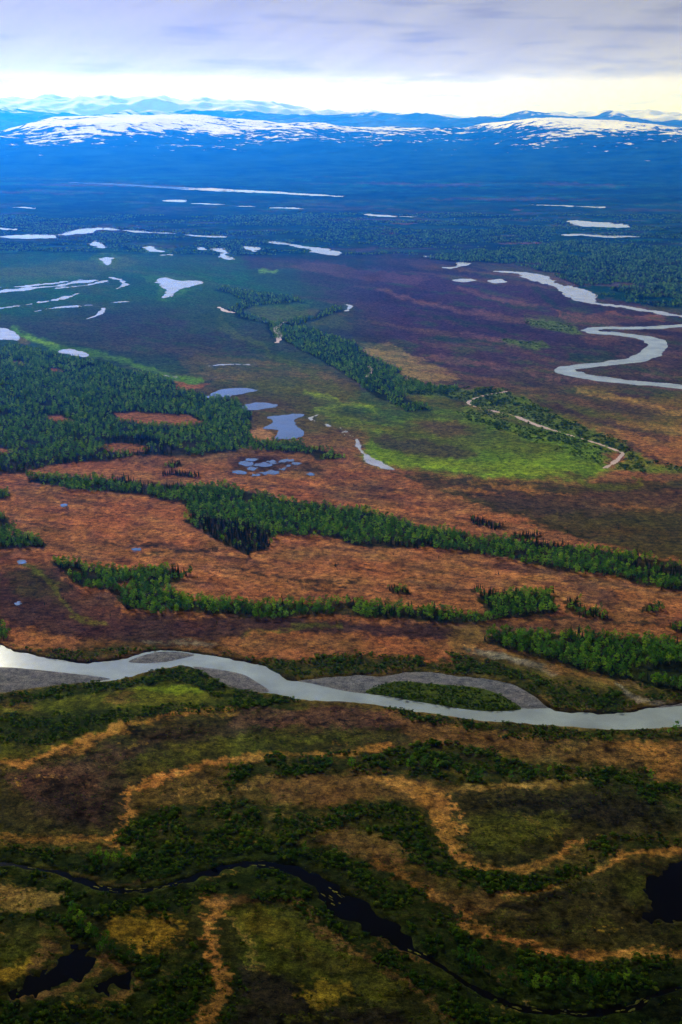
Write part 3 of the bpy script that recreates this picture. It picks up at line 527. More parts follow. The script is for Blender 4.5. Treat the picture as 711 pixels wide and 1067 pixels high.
paint('black', [(520, 940), (570, 930), (610, 925), (600, 935), (560, 945), (530, 950)], 5, .7, tex=.5)
paint('olive', [(635, 922), (660, 908), (678, 915), (672, 935), (680, 942), (655, 940)], 4, .55)
paint('black', [(640, 945), (670, 945), (690, 962), (640, 962)], 5, .6, tex=.4)
for i in range(40):
    u = random.uniform(510, 640); v = random.uniform(935, 975)
    paint(random.choice(['black', 'olive', 'dkwet']), [(u - 7, v), (u, v - 2.5), (u + 7, v), (u, v + 2.5)], 1.5, .6)
# around the dark creek
pline('scrub', CREEK, 46, 8, .75, tex=.2)
pline('olive', CREEK[1:12], 24, 4, .4, tex=.5)
pline('brown', [(80, 908), (105, 918), (135, 921), (170, 914)], 5, 2, .9)
paint('scrub', [(-120, 880), (0, 880), (110, 885), (240, 870), (340, 880), (430, 905), (470, 960), (560, 1010), (711, 1005), (800, 1010), (800, 1130), (-120, 1130)], 10, .72, tex=.2)
paint('mtan', [(-60, 926), (0, 924), (50, 924), (68, 934), (50, 946), (0, 948), (-60, 950)], 4, .85, tex=.3)
pline('brown', [(0, 936), (30, 933), (64, 936)], 2, 1, .6)
paint('yellow', [(106, 960), (120, 948), (150, 950), (188, 965), (185, 982), (165, 985), (150, 998), (138, 985), (115, 975)], 5, .8, tex=.35)
paint('yellow', [(-60, 1000), (0, 1010), (22, 998), (36, 1000), (30, 1018), (0, 1022), (-60, 1022)], 4, .7, tex=.3)
pline('tan', [(215, 935), (232, 942), (218, 966), (220, 992), (231, 1022), (222, 1052), (208, 1072), (190, 1110)], 14, 4.5, .8, tex=.1)
pline('brown', [(220, 936), (250, 938), (290, 936), (320, 948), (336, 968), (360, 984), (400, 1008), (440, 1034), (465, 1060), (480, 1110)], 8, 3, .8, tex=.2)
paint('olive', [(240, 946), (270, 943), (303, 952), (330, 969), (370, 996), (404, 1017), (418, 1030), (400, 1045), (350, 1030), (300, 1015), (270, 1012), (248, 992)], 4, 1)
paint('yellow', [(245, 950), (290, 952), (320, 975), (370, 1005), (340, 1012), (290, 985), (255, 975)], 6, .14, tex=.5)
paint('dkolive', [(300, 990), (340, 985), (400, 1020), (380, 1035), (320, 1010)], 10, .6, tex=.4)
pline('mtan', [(240, 955), (256, 985), (270, 1005), (275, 1025)], 4, 1.6, .6)
paint('dkwet', [(246, 998), (262, 1005), (310, 1022), (330, 1055), (400, 1050), (440, 1067), (430, 1130), (240, 1130), (250, 1060)], 6, .9, tex=.2)  # wet dark heath, with vignette darkening painted into the same colour
paint('yellow', [(316, 1034), (330, 1022), (352, 1020), (370, 1032), (362, 1046), (330, 1050)], 5, .75, tex=.3)
pline('brown', [(20, 1038), (45, 1035), (72, 1029), (94, 1017), (108, 1000), (122, 1004), (142, 1013), (146, 1020), (132, 1034), (108, 1044)], 8, 3, .85)
pline('brown', [(42, 962), (60, 966), (75, 978)], 4, 1.6, .8)
paint('brown', [(35, 985), (58, 975), (66, 990), (50, 1008), (32, 1012)], 5, .7, tex=.4)
paint('olive', [(-40, 985), (20, 985), (36, 995), (25, 1005), (-40, 1005)], 5, .5, tex=.3)
pline('olive', [(613, 1047), (640, 1045), (660, 1037)], 5, 2, .8)
pline('brown', [(500, 1008), (530, 1014), (560, 1019), (590, 1021)], 6, 2.5, .7, tex=.4)
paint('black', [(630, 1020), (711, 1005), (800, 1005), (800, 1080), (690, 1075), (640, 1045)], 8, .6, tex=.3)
for q, c, w in (([(425, 326), (470, 333), (530, 345)], 'dkgreen', 4), ([(440, 352), (500, 355), (556, 364)], 'dkgreen', 4), ([(228, 330), (250, 350), (300, 376), (345, 402)], 'olive', 6), ([(300, 318), (330, 345)], 'olive', 5), ([(560, 300), (580, 318), (590, 330)], 'dkgreen', 5),
                ([(480, 300), (520, 312), (560, 318)], 'pinkish', 4), ([(390, 300), (450, 318), (520, 330)], 'pinkish', 4), ([(450, 372), (520, 382), (580, 396)], 'pinkish', 5), ([(480, 345), (540, 360)], 'pinkish', 4), ([(600, 405), (660, 420), (720, 432)], 'mtan', 5), ([(560, 412), (600, 425), (650, 436)], 'olive', 5)):
    pline(c, q, w, 2, .7, 1.0, tex=.5)
for q, c in (([(248, 853), (290, 848), (330, 857), (350, 859)], 'mtan'), ([(255, 864), (300, 868), (340, 863), (358, 858)], 'yellow'), ([(275, 843), (310, 850), (345, 848)], 'mtan'), ([(240, 846), (262, 838), (280, 836)], 'mtan'), ([(255, 822), (262, 816), (290, 812)], 'mtan'), ([(310, 792), (340, 795)], 'mtan'), ([(430, 786), (468, 790)], 'brown'),
             ([(205, 880), (240, 876), (262, 872)], 'yellow'), ([(150, 866), (175, 858), (205, 862)], 'mtan'), ([(180, 830), (200, 822), (215, 818)], 'mtan'), ([(222, 832), (232, 818)], 'mtan'), ([(20, 884), (60, 888), (95, 886)], 'mtan'), ([(30, 901), (60, 905), (80, 913)], 'olive'),
             ([(500, 1010), (525, 1016), (548, 1020)], 'mtan'), ([(520, 990), (560, 1000), (600, 1008)], 'brown'), ([(70, 1045), (90, 1050), (110, 1052)], 'yellow'), ([(180, 1020), (190, 1035)], 'yellow'), ([(160, 1012), (185, 1018), (205, 1012)], 'mtan'), ([(300, 1060), (360, 1064)], 'olive'), ([(400, 985), (440, 1000)], 'brown'), ([(440, 955), (470, 975)], 'brown')):
    pline(c, q, 4.5, 1.8, .85, 1.2, tex=.45)
for i in range(80):
    u = random.uniform(-40, 750); v = random.uniform(770, 1090); l = random.uniform(4, 15); k = random.uniform(-.35, .35)
    paint(random.choice(['tan', 'mtan', 'black', 'yellow', 'brown', 'dkwet', 'olive', 'black']), [(u - l, v - l * k), (u, v - random.uniform(1, 3)), (u + l, v + l * k), (u, v + random.uniform(1, 3))], 1.6, random.uniform(.3, .65), 1.3, tex=.4)
# fine mottling everywhere
mot = fbm(GX / 26, GY / 26, 41, 4, .6); mot2 = fbm(GX / 9, GY / 16, 43, 3, .6); near = sstep(250, 520, V)
mot3 = fbm(GX / 3.6, GY / 6.5, 47, 2); fgz = sstep(690, 760, V)
COL *= np.clip(1 + near * (0.42 * mot + 0.5 * mot2) + fgz * (.42 * mot3 + .3 * mot), .15, 2.2)[..., None]
hue = fbm(GX / 60, GY / 60, 53, 3) * near
COL[..., 0] *= 1 + .16 * hue; COL[..., 1] *= 1 - .08 * hue
cool = sstep(250, 275, V) * (1 - sstep(380, 425, V)); lft = 1 - sstep(280, 440, A)      # sedge marsh on the left, heather on the right
for k_, (a_, b_) in enumerate(((.74, .86), (1.12, .98), (1.15, 1.30))): COL[..., k_] *= 1 + cool * ((a_ * lft + b_ * (1 - lft)) - 1)
COL = np.clip(COL, 0.004, 0.6)

# ------------------------------------------------------------------ woods and scrub (outlines of the ground they stand on)
FORESTS = [  # name, label, outline, spruce share, spacing m, size
 ('left', 'large green birch forest covering the left middle distance', [(-90, 357), (0, 359), (51, 367), (88, 376), (142, 388), (179, 397), (185, 406), (213, 411), (230, 415), (250, 418), (262, 430), (262, 446), (285, 462), (310, 462), (345, 470), (361, 477), (333, 480), (319, 472), (286, 471), (255, 467), (240, 471), (186, 477), (145, 474), (118, 479), (84, 482), (51, 486), (27, 492), (0, 494), (-90, 497)], .10, 8.0, 1.0),
 ('mid', 'long slanting birch wood crossing the brown bog to the right edge', [(29, 498), (45, 496), (130, 501), (150, 505), (235, 506), (269, 515), (303, 522), (343, 527), (377, 532), (404, 539), (438, 549), (471, 554), (505, 561), (540, 562), (599, 570), (640, 575), (687, 582), (790, 602), (790, 636), (711, 617), (690, 613), (660, 607), (619, 597), (589, 595), (552, 588), (525, 581), (490, 575), (451, 570), (424, 572), (387, 570), (353, 563), (319, 558), (286, 556), (279, 573), (255, 578), (235, 569), (200, 548), (190, 542), (199, 535), (189, 524), (169, 522), (148, 514), (98, 513), (67, 507), (29, 502)], .08, 6.8, 1.0),
 ('band', 'narrow birch band stretching left to centre above the purple heath', [(56, 584), (75, 586), (100, 592), (130, 594), (170, 591), (193, 597), (192, 603), (165, 614), (200, 623), (240, 627), (280, 628), (330, 628), (370, 626), (397, 631), (438, 634), (475, 637), (505, 641), (522, 645), (500, 650), (475, 649), (424, 646), (370, 643), (336, 641), (286, 645), (252, 644), (240, 640), (189, 637), (152, 638), (135, 634), (111, 615), (78, 610), (57, 590)], .05, 6.4, 1.0),
 ('clump', 'dense oval birch grove standing in the bog right of centre', [(497, 620), (515, 619), (545, 617), (572, 617), (575, 630), (582, 638), (555, 641), (525, 645), (505, 641), (503, 628)], .2, 5.4, 1.0),
 ('right', 'thick birch wood at the right edge above the river', [(502, 668), (512, 661), (530, 659), (562, 658), (606, 662), (660, 665), (711, 670), (800, 678), (800, 738), (707, 720), (673, 713), (633, 703), (606, 698), (572, 688), (538, 678)], .06, 6.4, 1.1),
 ('edge', 'small birch wood cut by the left edge in the brown bog', [(-70, 537), (8, 539), (15, 546), (10, 558), (40, 562), (48, 569), (20, 572), (-70, 572)], .1, 6, 1.0),
 ('creekwood', 'green belt of trees along the middle creek at centre', [(278, 338), (296, 340), (330, 346), (366, 357), (371, 362), (404, 380), (418, 385), (408, 393), (440, 401), (480, 405), (478, 409), (440, 408), (415, 412), (437, 420), (451, 428), (424, 429), (404, 418), (380, 405), (360, 391), (333, 375), (299, 358), (282, 351)], .12, 8.6, 1.0),
 ('upper', 'curved tree belt at the upper end of the middle creek', [(235, 299), (262, 305), (303, 310), (318, 315), (290, 317), (268, 318), (252, 324), (262, 330), (282, 336), (300, 334), (325, 331), (335, 323), (358, 322), (358, 325), (340, 329), (322, 335), (300, 341), (272, 337), (250, 331), (236, 323), (256, 314), (245, 308), (225, 302)], .2, 10, 1.0),
]
SMALL_WOODS = [  # spruce-dark clumps
 ([(490, 613), (500, 613), (499, 618), (491, 618)], .8), ([(588, 627), (600, 626), (608, 634), (625, 635), (632, 643), (610, 643), (592, 637)], .6),
 ([(663, 637), (675, 630), (690, 630), (690, 635), (677, 638)], .7), ([(694, 654), (711, 652), (770, 657), (770, 664), (711, 661)], .3),
 ([(404, 614), (416, 611), (426, 615), (424, 620), (410, 619)], .5), ([(-60, 511), (5, 512), (12, 517), (0, 520), (-60, 519)], .2), ([(-60, 654), (4, 653), (9, 661), (5, 667), (-60, 669)], .1),
 ([(173, 484), (183, 481), (193, 484), (186, 488), (175, 488)], .9), ([(170, 494), (190, 492), (206, 494), (200, 497), (175, 497)], .8), ([(489, 541), (515, 545), (532, 549), (520, 552), (495, 547)], .8), ([(530, 556), (560, 556), (565, 560), (535, 561)], .9), ([(344, 588), (350, 587), (351, 590), (345, 590)], .5)]
SPRUCE_ZONES = [[(192, 537), (240, 546), (285, 556), (282, 576), (255, 580), (230, 571)], [(100, 498), (170, 500), (205, 506), (190, 512), (130, 507)], [(392, 566), (452, 567), (452, 573), (400, 574)], [(530, 556), (570, 560), (620, 572), (560, 574)], [(640, 584), (711, 594), (770, 606), (770, 614), (711, 604), (650, 592)],
                [(0, 487), (60, 480), (120, 474), (120, 481), (30, 494), (0, 496)], [(95, 458), (150, 455), (190, 470), (190, 479), (150, 476), (110, 468)], [(175, 593), (196, 594), (194, 602), (178, 602)], [(500, 612), (530, 614), (520, 626), (502, 626)]]
CLEARINGS = [[(115, 431), (140, 429.5), (170, 432), (200, 433), (213, 442), (190, 444), (150, 442), (125, 439)], [(44, 434), (60, 432), (78, 439), (60, 440)], [(-20, 466), (13, 468), (8, 472), (-20, 473)], [(105, 464), (130, 462), (155, 466), (140, 472), (115, 470)],
             [(10, 376), (22, 376), (31, 379), (20, 380)], [(52, 383), (64, 385), (63, 389), (54, 387)], [(182, 397), (200, 400), (218, 401), (205, 407), (184, 406)], [(120, 608), (134, 607), (136, 613), (124, 613)], [(260, 448), (272, 445), (290, 455), (282, 460), (264, 459)]]
CAVITY = [p for k, l, m, p in FAR_POLYS if m is M_pond]
for nme, lab, poly, *_ in FORESTS: paint('forest', poly, 2, .9, .5)
for poly, s in SMALL_WOODS: paint('forest', poly, 1.5, .8, .5)
for q in CLEARINGS: paint('bog', q, 1.5, .9, .5)
paint('sand', CLEARINGS[-1], 2, 1, .4)

WILLOW = [  # outline, spacing m, size
 ([(13, 674), (37, 678), (84, 678), (118, 674), (162, 673), (170, 676), (137, 680), (118, 685), (84, 688), (51, 683), (20, 678)], 4.2, 1.0),
 ([(180, 675), (216, 678), (240, 681), (270, 686), (290, 690), (300, 704), (286, 696), (250, 686), (216, 680), (184, 677)], 4.0, .9),
 ([(286, 688), (336, 683), (387, 680), (424, 685), (475, 693), (475, 701), (424, 698), (377, 701), (336, 704), (310, 706), (292, 699)], 4.0, 1.1),
 ([(471, 681), (485, 677), (522, 692), (572, 708), (640, 723), (660, 734), (655, 740), (584, 738), (562, 724), (538, 711), (505, 703), (471, 701)], 4.0, 1.1),
 ([(668, 716), (711, 722), (790, 738), (790, 726), (711, 729), (680, 729), (662, 722)], 4.0, 1.0),
 (ISLAND, 3.4, .9),
 ([(0, 723), (30, 719), (80, 713), (116, 709.5), (136, 707.5), (172, 698), (192, 695.5), (214, 699), (235, 714), (262, 721), (300, 727), (316, 731), (270, 738), (240, 733), (215, 722), (180, 710), (150, 714), (100, 722), (40, 733), (-60, 742), (-60, 726)], 3.4, 1.05),
 ([(-60, 742), (60, 745), (120, 740), (180, 733), (240, 733), (314, 729), (300, 734), (250, 739), (200, 743), (150, 749), (100, 757), (70, 772), (30, 774), (-60, 775)], 3.6, 1.0),
 ([(397, 736), (440, 743), (480, 748), (555, 757), (635, 763), (790, 754), (790, 772), (655, 770), (605, 774), (530, 766), (480, 756), (430, 748)], 3.6, 1.0),
 ([(279, 786), (336, 785), (387, 784), (437, 773), (475, 772), (500, 782), (555, 796), (599, 801), (633, 797), (673, 804), (700, 821), (745, 835), (790, 850), (745, 850), (687, 840), (660, 823), (606, 813), (555, 812), (522, 818), (471, 815), (424, 809), (387, 804), (336, 806), (286, 809), (262, 808), (240, 826), (228, 824), (238, 803), (255, 792)], 3.3, 1.15),
 ([(235, 831), (275, 836), (330, 841), (377, 835), (424, 838), (444, 851), (454, 875), (475, 899), (500, 913), (470, 915), (440, 905), (425, 890), (400, 870), (370, 862), (330, 866), (290, 880), (250, 880), (215, 872), (190, 855), (150, 850), (140, 842), (180, 838), (215, 838)], 3.4, 1.1),
 ([(140, 848), (190, 852), (230, 874), (290, 884), (340, 884), (400, 908), (438, 926), (470, 945), (490, 972), (525, 984), (565, 994), (620, 1001), (680, 998), (790, 1000), (790, 1032), (690, 1028), (660, 1044), (600, 1048), (530, 1040), (480, 1014), (440, 988), (425, 968), (390, 938), (350, 912), (310, 894), (265, 890), (235, 893), (200, 908), (160, 920), (120, 912), (90, 906), (50, 896), (0, 891), (-60, 886), (-60, 878), (40, 884), (110, 886), (150, 898), (140, 880), (118, 876), (130, 862)], 3.2, 1.1),
 ([(-60, 908), (0, 906), (50, 914), (90, 926), (120, 938), (180, 930), (220, 918), (260, 908), (300, 912), (330, 930), (350, 955), (390, 982), (430, 1002), (470, 1030), (520, 1056), (600, 1068), (700, 1066), (790, 1050), (790, 1110), (480, 1110), (460, 1050), (420, 1018), (370, 988), (330, 958), (300, 938), (240, 934), (205, 934), (190, 958), (150, 948), (110, 955), (60, 945), (68, 930), (40, 920), (-60, 920)], 3.2, 1.05),
 ([(-60, 950), (50, 950), (80, 958), (112, 978), (140, 990), (160, 998), (200, 985), (210, 1000), (216, 1025), (210, 1050), (190, 1075), (160, 1110), (-60, 1110), (-60, 1046), (20, 1044), (100, 1048), (140, 1036), (150, 1018), (120, 998), (100, 990), (72, 974), (40, 958), (-60, 962)], 3.3, 1.1),
 ([(455, 888), (490, 908), (530, 912), (570, 908), (622, 898), (604, 914), (560, 927), (520, 931), (490, 925), (462, 905)], 3.2, 1.0),
 ([(615, 880), (640, 870), (711, 870), (790, 868), (790, 884), (711, 880), (650, 886), (620, 898)], 3.4, 1.0),
 ([(232, 1000), (246, 1000), (248, 1040), (244, 1075), (232, 1075), (240, 1030)], 3.6, .9),
]
for poly, *_ in WILLOW: paint('scrub', poly, 5, .85, 1.0, tex=.5)
WILLOW_FAR = [([(405, 385), (440, 400), (480, 404), (520, 406), (535, 410), (505, 413), (484, 420), (470, 416), (440, 413), (415, 410)], 7.0, 1.8),
 ([(512, 406), (545, 414), (590, 436), (622, 449), (650, 460), (662, 472), (680, 483), (711, 486), (790, 490), (790, 496), (711, 493), (660, 492), (640, 488), (652, 478), (640, 468), (600, 457), (560, 445), (530, 436), (500, 428), (484, 420), (500, 411)], 6.6, 1.7),
 ([(476, 430), (505, 438), (535, 445), (560, 446), (600, 455), (640, 462), (640, 474), (618, 470), (580, 460), (548, 456), (520, 449), (490, 440)], 8.5, 1.6),
 ([(486, 424), (522, 435), (562, 449), (600, 459), (625, 468), (637, 480), (622, 482), (590, 468), (550, 457), (510, 444), (484, 432)], 7.5, 1.5),
 ([(545, 330), (570, 334), (600, 340), (605, 348), (580, 346), (550, 338)], 8, 1.4), ([(520, 352), (560, 356), (575, 362), (560, 364), (525, 357)], 9, 1.3)]
for poly, *_ in WILLOW_FAR: paint('green', poly, 3, .75, .8, tex=.2)

# carve the beds of the river, creek and near pools, then build the sheet
GZ = np.zeros_like(A)
def world_poly(pts, z=0.0, n=5, fray=0.0):
    s = spline(pts, n, True); x, y = unproj(s[:, 0], s[:, 1], z); return np.stack([x + fray * fbm(x / 9, y / 9, 7, 4, .6), y + fray * 1.6 * fbm(x / 9, y / 9, 8, 4, .6)], -1)
def carve(wp, depth, bank):
    global GZ
    x0, y0 = wp.min(0) - 30; x1, y1 = wp.max(0) + 30
    m = (GX > x0) & (GX < x1) & (GY > y0) & (GY < y1)
    sdv = signed_dist(GX[m], GY[m], wp)
    GZ[m] = np.minimum(GZ[m], -depth * sstep(-bank * .4, bank, sdv))
def ribbon(pts, widths, z, wob=0.12, seed=1, n=7):
    s = spline(pts, n); ws = np.interp(np.linspace(0, 1, len(s)), np.linspace(0, 1, len(widths)), widths)
    x, y = unproj(s[:, 0], s[:, 1], z); p = np.stack([x, y], -1)
    d = np.gradient(p, axis=0); d /= np.linalg.norm(d, axis=1)[:, None] + 1e-9
    nn = np.stack([-d[:, 1], d[:, 0]], -1); k = np.arange(len(s))
    wl = ws * (0.5 + wob * fbm(k / 3.0, k * 0 + seed, seed, 3)); wr = ws * (0.5 + wob * fbm(k / 3.0, k * 0 + seed + 9, seed + 3, 3))
    return p + nn * wl[:, None], p - nn * wr[:, None]
WP_RIVER = world_poly(RIVER, 0, 7, 3.0)
carve(WP_RIVER, 2.6, 6.0)
cl, crr = ribbon(CREEK, CREEK_W, 0, .45, 5, 9)
carve(np.vstack([cl, crr[::-1]]), 2.0, 4.0)
for q in (DARK_POND, OXBOW, OXBOW2): carve(world_poly(q, 0, 9, 11.0), 1.6, 4.0)
GZ += np.where(GZ > -0.05, 0.5 * fbm(GX / 45, GY / 45, 61, 3) * near, 0)
gx = np.vstack([GX, GXe]); gy = np.vstack([GY, GYe]); gz = np.vstack([GZ, np.zeros_like(GXe)])
gcol = np.concatenate([COL, np.repeat(COL[-1:], len(extra_y), 0)])
ground = grid_mesh('ground', gx, gy, gz, M_ground)
at = ground.data.color_attributes.new('albedo', 'FLOAT_COLOR', 'POINT')
at.data.foreach_set('color', np.concatenate([gcol, np.ones(gcol.shape[:2] + (1,))], -1).astype(np.float32).ravel())
tag(ground, kind='structure', label='flat tundra plain of brown bog, olive marsh and green meadow')

# ------------------------------------------------------------------ water
def ngon_sheet(name, wp, z, mat, label, kind='structure'):
    o = mesh_obj(name, [(x, y, z) for x, y in wp], [list(range(len(wp)))], mat)
    if o.data.polygons[0].normal.z < 0: o.data.flip_normals()
    return tag(o, label, kind=kind)
def grow(wp, d):
    t = np.roll(wp, -1, 0) - np.roll(wp, 1, 0); t /= np.linalg.norm(t, axis=1)[:, None] + 1e-9
    area = np.sum(wp[:, 0] * np.roll(wp[:, 1], -1) - np.roll(wp[:, 0], -1) * wp[:, 1])
    nn = np.stack([t[:, 1], -t[:, 0]], -1) * (1 if area > 0 else -1)
    return wp + nn * d
def strip_sheet(name, L_, R_, z, mat, label):
    n = len(L_); v = [(x, y, z) for x, y in L_] + [(x, y, z) for x, y in R_]
    f = [(i, i + 1, n + i + 1, n + i) for i in range(n - 1)]
    o = mesh_obj(name, v, f, mat)
    if o.data.polygons[0].normal.z < 0: o.data.flip_normals()
    return tag(o, label, kind='structure')
ngon_sheet('river', grow(WP_RIVER, 4.0), -1.0, M_silt, 'broad milky grey river sweeping across the near plain')
L2, R2 = ribbon(CREEK, [w + 14 for w in CREEK_W], 0, .10, 5, 6)
strip_sheet('creek', L2, R2, -0.9, M_creek, 'dark winding creek through the shadowed foreground marsh')
ngon_sheet('pond', grow(world_poly(DARK_POND), 9), -0.7, M_creek, 'black pond at the right edge of the foreground')
ngon_sheet('pond', grow(world_poly(OXBOW), 8), -0.7, M_creek, 'black crescent oxbow pool at lower left')
ngon_sheet('pond', grow(world_poly(OXBOW2), 7), -0.7, M_creek, 'small black pool right of the oxbow at lower left')
def ragged_sheet(name, outline, z, mat, label, rough, seed):
    """flat sheet with a frayed shore: small cells kept where the outline's inside distance plus noise is positive"""
    o = np.asarray(outline, float); vm = o[:, 1].mean(); K = math.sqrt(FPX ** 2 + (vm - CY) ** 2) / ((vm - VH) * CP + 1e-6) * 0.55
    st_u = .45; st_v = max(.09, min(.3, .9 / K))
    uu = np.arange(o[:, 0].min() - 6, o[:, 0].max() + 6, st_u); vv_ = np.arange(o[:, 1].min() - 1.5, o[:, 1].max() + 1.5, st_v)
    U_, V_ = np.meshgrid(uu, vv_)
    f = signed_dist(U_, V_ * K, np.stack([o[:, 0], o[:, 1] * K], -1))
    f = f + rough * (fbm(U_ / 6, V_ * K / 6, seed, 4, .65) * 4.6 + 3.4 * fbm(U_ / 16, V_ * K / 16, seed + 40, 2))
    c_ = (f[:-1, :-1] + f[1:, 1:] + f[:-1, 1:] + f[1:, :-1]) > 0
    idx = np.arange(U_.size).reshape(U_.shape)
    q = np.stack([idx[:-1, :-1], idx[1:, :-1], idx[1:, 1:], idx[:-1, 1:]], -1)[c_]
    used, inv = np.unique(q, return_inverse=True); x, y = unproj(U_.ravel()[used], V_.ravel()[used], z)
    o = mesh_obj(name, np.stack([x, y, 0 * x + z], -1), [tuple(map(int, k)) for k in inv.reshape(-1, 4)], mat)
    if len(o.data.polygons) and o.data.polygons[0].normal.z < 0: o.data.flip_normals()
    return tag(o, label, kind='structure')
WET_FAR = []
FAR_POLYS = [(k, l, m, [(sum(q[0] for q in p) / len(p) + (a - sum(q[0] for q in p) / len(p)) * .7, sum(q[1] for q in p) / len(p) + (b - sum(q[1] for q in p) / len(p)) * .7) for a, b in p]) if p[0][1] > 520 else (k, l, m, p) for k, l, m, p in FAR_POLYS]
for i, (nm, lab, mat, p) in enumerate(FAR_POLYS):
    o = ragged_sheet(nm, spline(p, 5, True), 0.6 + .001 * i, mat, lab or 'small blue pool in the dark cluster of bog pools left of centre', (1.5 if p[0][1] < 275 else .85) if lab else 1.15, i * 3)
    if lab is None: o['group'] = 'bog pool cluster'
for i, (nm, lab, mat, p, w) in enumerate(FAR_LINES):
    a, b = ribbon(p, w, 0.5, .16, i + 2, 7); w_ = np.vstack([a, b[::-1]]); u_, v_ = proj(w_[:, 0], w_[:, 1], .5); WET_FAR.append(w_)
    ragged_sheet(nm, np.stack([u_, v_], -1), 0.5 + .002 * i, mat, lab, (.4 if mat is M_silt else (.55 if max(w) < 20 else 1.0)) if v_.mean() > 275 else 1.5, i * 3 + 100)
fl_v, fl_f = [], []
cs = spline(CREEK, 6); cw = np.interp(np.linspace(0, 1, len(cs)), np.linspace(0, 1, len(CREEK_W)), CREEK_W)
for k in range(260):
    j = rng.integers(8, len(cs) - 12); 
    if fbm(np.array([j / 6.0]), np.array([2.0]), 17, 2)[0] < -.1: continue
    x, y = unproj(cs[j, 0], cs[j, 1], -.85); dx, dy = np.array(unproj(cs[j + 1, 0], cs[j + 1, 1], -.85)) - (x, y); l_ = math.hypot(dx, dy); dx, dy = dx / l_, dy / l_
    off_ = rng.choice([-1, 1]) * rng.uniform(.12, .40) * cw[j]; along = rng.uniform(-5, 5); x += -dy * off_ + dx * along; y += dx * off_ + dy * along
    la = rng.uniform(1.0, 4.5); lb = rng.uniform(.5, 1.2); b0 = len(fl_v); m_ = 9
    for q_ in range(m_):
        t_ = 2 * math.pi * q_ / m_; r_ = rng.uniform(.6, 1.1); ca, sb = math.cos(t_) * la * r_, math.sin(t_) * lb * r_
        fl_v.append((x + dx * ca - dy * sb, y + dy * ca + dx * sb, -.86))
    fl_v.append((x, y, -.62))
    for q_ in range(m_): fl_f.append((b0 + q_, b0 + (q_ + 1) % m_, b0 + m_))
M_sedge = ground_mat('floating sedge', False, (.17, .19, .045), fine=1.0)
tag(mesh_obj('sedge_mats', fl_v, fl_f, M_sedge), 'small pale green mats of sedge floating in the dark creek', 'plants', kind='stuff')
def dome_sheet(name, pts, z0, h, mat, label, rings=6, kind='structure'):
    s = spline(pts, 5, True); x, y = unproj(s[:, 0], s[:, 1], z0); wp = np.stack([x, y], -1)
    # filled grid clipped to the outline: rows between the outline's two sides along X
    x0, x1 = wp[:, 0].min(), wp[:, 0].max(); nx = 90; verts = []; faces = []
    me = bpy.data.meshes.new(name)
    import bmesh
    bm = bmesh.new(); vs_ = [bm.verts.new((a, b, z0)) for a, b in wp]; bm.faces.new(vs_)
    bmesh.ops.triangulate(bm, faces=bm.faces[:])
    for _ in range(3): bmesh.ops.subdivide_edges(bm, edges=bm.edges[:], cuts=1, use_grid_fill=True)
    pts_ = np.array([v.co[:2] for v in bm.verts]); d = signed_dist(pts_[:, 0], pts_[:, 1], wp)
    hh = h * sstep(-.5, 9, d) * (0.75 + .35 * fbm(pts_[:, 0] / 12, pts_[:, 1] / 12, 8, 3))
    for v, q in zip(bm.verts, hh): v.co.z += q
    bm.normal_update()
    if sum(f.normal.z for f in bm.faces) < 0: bmesh.ops.reverse_faces(bm, faces=bm.faces[:])
    bm.to_mesh(me); bm.free(); me.materials.append(mat)
    me.polygons.foreach_set('use_smooth', [True] * len(me.polygons))
    o = bpy.data.objects.new(name, me); col.objects.link(o)
    return tag(o, label, kind=kind)
for i, (lab, p) in enumerate(GRAVEL): dome_sheet('gravel_bar', p, -1.05 - .004 * i, 0.8, M_gravel, lab)
M_isl = ground_mat('island turf', False, (.055, .085, .018), fine=.4)
dome_sheet('island', ISLAND, -0.75, 1.2, M_isl, 'green scrubby island in the river wrapped by the gravel bar')

